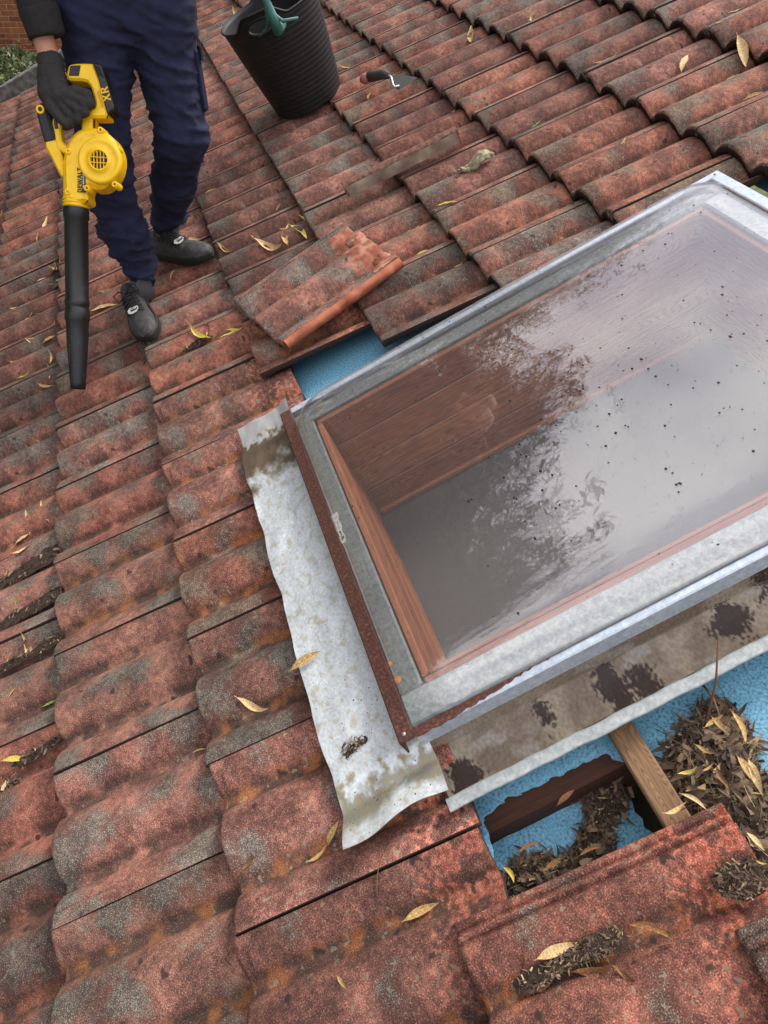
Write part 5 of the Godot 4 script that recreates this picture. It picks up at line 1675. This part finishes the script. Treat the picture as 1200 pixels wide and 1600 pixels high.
	# fingers: knuckle, middle joint in front of the bar, tip tucked below it
	var fg := [[[116, 142, 0.034], [136, 147, 0.040], [141, 162, 0.036], [130, 172, 0.024]], [[110, 150, 0.036], [130, 160, 0.044], [133, 176, 0.038], [120, 181, 0.022]], [[103, 157, 0.036], [121, 171, 0.044], [122, 187, 0.038], [111, 191, 0.020]], [[96, 162, 0.032], [109, 180, 0.040], [110, 195, 0.034], [102, 200, 0.018]]]
	var fr := [0.0125, 0.0122, 0.0115, 0.0102]
	for i in 4:
		for j in 3:
			hb.append([P.call(fg[i][j][0], fg[i][j][1], fg[i][j][2]), P.call(fg[i][j + 1][0], fg[i][j + 1][1], fg[i][j + 1][2]), fr[i] + (0.002 if j == 0 else 0.0), fr[i] - 0.001 * j])
	hb.append([P.call(78, 140, 0.026), P.call(79, 164, 0.032), 0.021, 0.0165])
	hb.append([P.call(79, 164, 0.032), P.call(92, 183, 0.042), 0.0160, 0.0140])
	hb.append([P.call(92, 183, 0.042), P.call(103, 194, 0.048), 0.0136, 0.0115])
	var gn := noise(731, 60.0, 2)
	part("glove", skin(hb, 0.0036, 0.0035, func(p, nn): return p + nn * 0.0012 * gn.get_noise_3dv(p)), M.glove_knit, person)
	st = st_new()
	var gd := (P.call(83, 122, 0.018) - w as Vector3).normalized()
	tube(st, [w - gd * 0.004, w - gd * 0.008, w + gd * 0.004, w + gd * 0.018, w + gd * 0.03], [0.030, 0.0345, 0.0355, 0.0345, 0.033], 22, false)
	part("glove_cuff", done(st), M.glove_knit, person)
# ---------- materials ----------
func galv_tex(sd: int, lo: Color, hi: Color) -> ImageTexture:
	var v := noise(sd, 0.09, 1, FastNoiseLite.TYPE_CELLULAR)
	v.cellular_return_type = FastNoiseLite.RETURN_CELL_VALUE
	v.cellular_jitter = 1.0
	var im := v.get_seamless_image(512, 512)
	im.convert(Image.FORMAT_L8)
	var f := seamless(sd + 1, 512, 0.02, 4)
	var d := im.get_data()
	var e := f.get_data()
	for i in d.size():
		d[i] = clampi(int(d[i] * 0.2 + e[i] * 0.32 + 62), 0, 255)
	return ramp(Image.create_from_data(512, 512, false, Image.FORMAT_L8, d), [[0.0, lo.darkened(0.45)], [0.25, lo], [0.75, hi], [1.0, hi.lightened(0.2)]])
func materials() -> void:
	mat("galvanised", Color.WHITE, 0.5, 0.25, galv_tex(201, Color(0.50, 0.52, 0.52), Color(0.70, 0.72, 0.71)), null, 0.1, 5.0)
	mat("galvanised_reflection_dark", Color.WHITE, 0.5, 0.25, galv_tex(205, Color(0.36, 0.38, 0.38), Color(0.56, 0.57, 0.56)), null, 0.1, 5.0)  # darker copy of galvanised, a dark tree reflection put into its colour
	mat("galvanised_edge", Color.WHITE, 0.42, 0.3, galv_tex(209, Color(0.60, 0.64, 0.68), Color(0.78, 0.82, 0.86)), null, 0.1, 5.0)
	var ru := seamless(211, 512, 0.045, 5)
	mat("rust", Color.WHITE, 0.85, 0.0, ramp(ru, [[0.0, Color(0.16, 0.10, 0.085)], [0.45, Color(0.27, 0.15, 0.115)], [0.7, Color(0.34, 0.19, 0.13)], [0.88, Color(0.48, 0.27, 0.15)], [1.0, Color(0.66, 0.42, 0.22)]]), null, 0.08, 5.0)
	mat("zinc", Color(0.66, 0.67, 0.66), 0.4, 0.6)
	for i in 3:
		mat("cedar_%d" % i, Color.WHITE, 0.55, 0.0, wood_tex(300 + i * 7, 768, 96, [Color(0.40, 0.21, 0.13), Color(0.45, 0.25, 0.155), Color(0.43, 0.23, 0.14)][i], [Color(0.63, 0.39, 0.26), Color(0.66, 0.42, 0.28), Color(0.69, 0.46, 0.32)][i], 4.0))
	mat("rafter_wood", Color.WHITE, 0.8, 0.0, wood_tex(330, 512, 64, Color(0.20, 0.11, 0.065), Color(0.33, 0.19, 0.11)))
	mat("batten_wood", Color.WHITE, 0.85, 0.0, wood_tex(340, 512, 64, Color(0.34, 0.25, 0.17), Color(0.58, 0.45, 0.32)))
	mat("barge_wood", Color.WHITE, 0.9, 0.0, ramp(seamless(350, 256, 0.03, 4), [[0.0, Color(0.28, 0.27, 0.26)], [0.5, Color(0.42, 0.41, 0.40)], [1.0, Color(0.58, 0.56, 0.54)]]), null, 0.1, 2.0)
	mat("panel_grey", Color(0.36, 0.35, 0.34), 0.45)
	var ac := mat("acrylic", Color(1, 1, 1, 0.008), 0.01)
	ac.transparency = BaseMaterial3D.TRANSPARENCY_ALPHA
	ac.metallic_specular = 0.5
	mat("grit", Color(0.12, 0.11, 0.10), 0.9)
	mat("sealant", Color(0.70, 0.50, 0.28), 0.6)
	var im := Image.create(24, 48, false, Image.FORMAT_RGB8)
	im.fill(Color(0.80, 0.80, 0.78))
	var r := RandomNumberGenerator.new()
	r.seed = 4
	for i in 60:
		im.fill_rect(Rect2i(r.randi_range(3, 19), r.randi_range(3, 24), r.randi_range(1, 3), 1), Color(0.55, 0.55, 0.55))
	for i in 26:
		im.fill_rect(Rect2i(r.randi_range(4, 17), r.randi_range(28, 42), r.randi_range(1, 5), r.randi_range(1, 3)), Color(0.08, 0.08, 0.08))
	mat("sticker", Color.WHITE, 0.6, 0.0, ImageTexture.create_from_image(im))
func more_materials() -> void:
	mat("sliver_clay", Color.WHITE, 0.9, 0.0, ramp(seamless(531, 256, 0.03, 4), [[0.0, Color(0.36, 0.27, 0.23)], [0.45, Color(0.50, 0.43, 0.37)], [0.75, Color(0.60, 0.54, 0.47)], [1.0, Color(0.70, 0.65, 0.58)]]), null, 0.2, 1.3)
	mat("sliver_top", Color.WHITE, 0.92, 0.0, ramp(seamless(535, 256, 0.06, 4), [[0.0, Color(0.25, 0.17, 0.14)], [0.5, Color(0.40, 0.27, 0.22)], [1.0, Color(0.56, 0.40, 0.33)]]), null, 0.2, 3.0)
	mat("broken_clay", Color.WHITE, 0.9, 0.0, ramp(seamless(534, 256, 0.05, 4), [[0.0, Color(0.42, 0.24, 0.17)], [0.5, Color(0.64, 0.36, 0.25)], [1.0, Color(0.76, 0.52, 0.40)]]), null, 0.2, 1.4)
	mat("lichen_mortar", Color.WHITE, 0.95, 0.0, ramp(seamless(532, 256, 0.04, 3), [[0.0, Color(0.24, 0.22, 0.16)], [0.4, Color(0.50, 0.46, 0.36)], [0.65, Color(0.62, 0.58, 0.45)], [1.0, Color(0.74, 0.72, 0.66)]]), null, 0.2, 5.0)
	mat("black_rubber", Color.WHITE, 0.62, 0.0, ramp(seamless(533, 256, 0.03, 4), [[0.0, Color(0.045, 0.045, 0.045)], [0.7, Color(0.075, 0.075, 0.075)], [1.0, Color(0.17, 0.165, 0.155)]]), null, 0.1, 3.0)
	mat("teal_plastic", Color(0.22, 0.42, 0.39), 0.5)
	mat("pink_rubber", Color(0.60, 0.36, 0.34), 0.8)
	mat("dark_rubber", Color(0.23, 0.21, 0.205), 0.7)
	mat("dark_steel", Color(0.25, 0.24, 0.235), 0.5, 0.5)
func sky_texture() -> ImageTexture:
	var w := 768
	var h := 384
	var cl := noise(401, 1.6, 5)
	var im := Image.create(w, h, false, Image.FORMAT_RGBF)
	for y in h:
		var el := PI * (0.5 - (y + 0.5) / h)
		for x in w:
			var az := TAU * (x + 0.5) / w
			var d := Vector3(cos(el) * sin(az), sin(el), cos(el) * cos(az))
			var q := d / maxf(0.25, absf(d.y) + 0.25)
			var n := cl.get_noise_3d(q.x, q.y * 0.4, q.z)
			var t := ss(-0.35, 0.4, n)
			var c := Color(0.56, 0.57, 0.68).lerp(Color(1.25, 1.22, 1.23), t)
			im.set_pixel(x, y, c * (0.45 + 0.75 * maxf(d.y, 0.0)) if d.y > -0.02 else Color(0.2, 0.2, 0.2))
	return ImageTexture.create_from_image(im)
func _ready() -> void:
	eye_w = W(EYE.x, EYE.y, EYE.z)
	cam_b = cam_b.orthonormalized()
	var cam := Camera3D.new()
	cam.name = "camera"
	cam.fov = rad_to_deg(2.0 * atan(800.0 / FOCAL))
	cam.near = 0.05
	cam.far = 400.0
	cam.transform = Transform3D(cam_b, eye_w)
	add_child(cam)
	cam.current = true
	var env := Environment.new()
	env.background_mode = Environment.BG_SKY
	var sky := Sky.new()
	var ps := PanoramaSkyMaterial.new()
	ps.panorama = sky_texture()
	ps.energy_multiplier = 0.8
	sky.sky_material = ps
	env.sky = sky
	env.tonemap_mode = Environment.TONE_MAPPER_LINEAR
	env.tonemap_exposure = 2.6
	env.sdfgi_enabled = true
	env.ssao_enabled = true
	env.ssil_enabled = true
	var we := WorldEnvironment.new()
	we.name = "environment"
	we.environment = env
	add_child(we)
	var sun := DirectionalLight3D.new()
	sun.name = "sun"
	sun.light_energy = 0.5
	sun.light_angular_distance = 22.0
	sun.light_color = Color(1.0, 0.97, 0.93)
	sun.shadow_enabled = true
	sun.transform.basis = Basis.looking_at(Vector3(-0.497, -0.819, 0.287).normalized(), Vector3.RIGHT)
	add_child(sun)
	materials()
	more_materials()
	build_roof()
	build_skylight()
	build_flashings()
	#MORE
	build_leaves()
	build_litter()
	build_loose_tiles()
	build_bucket()
	build_surroundings()
	build_worker()
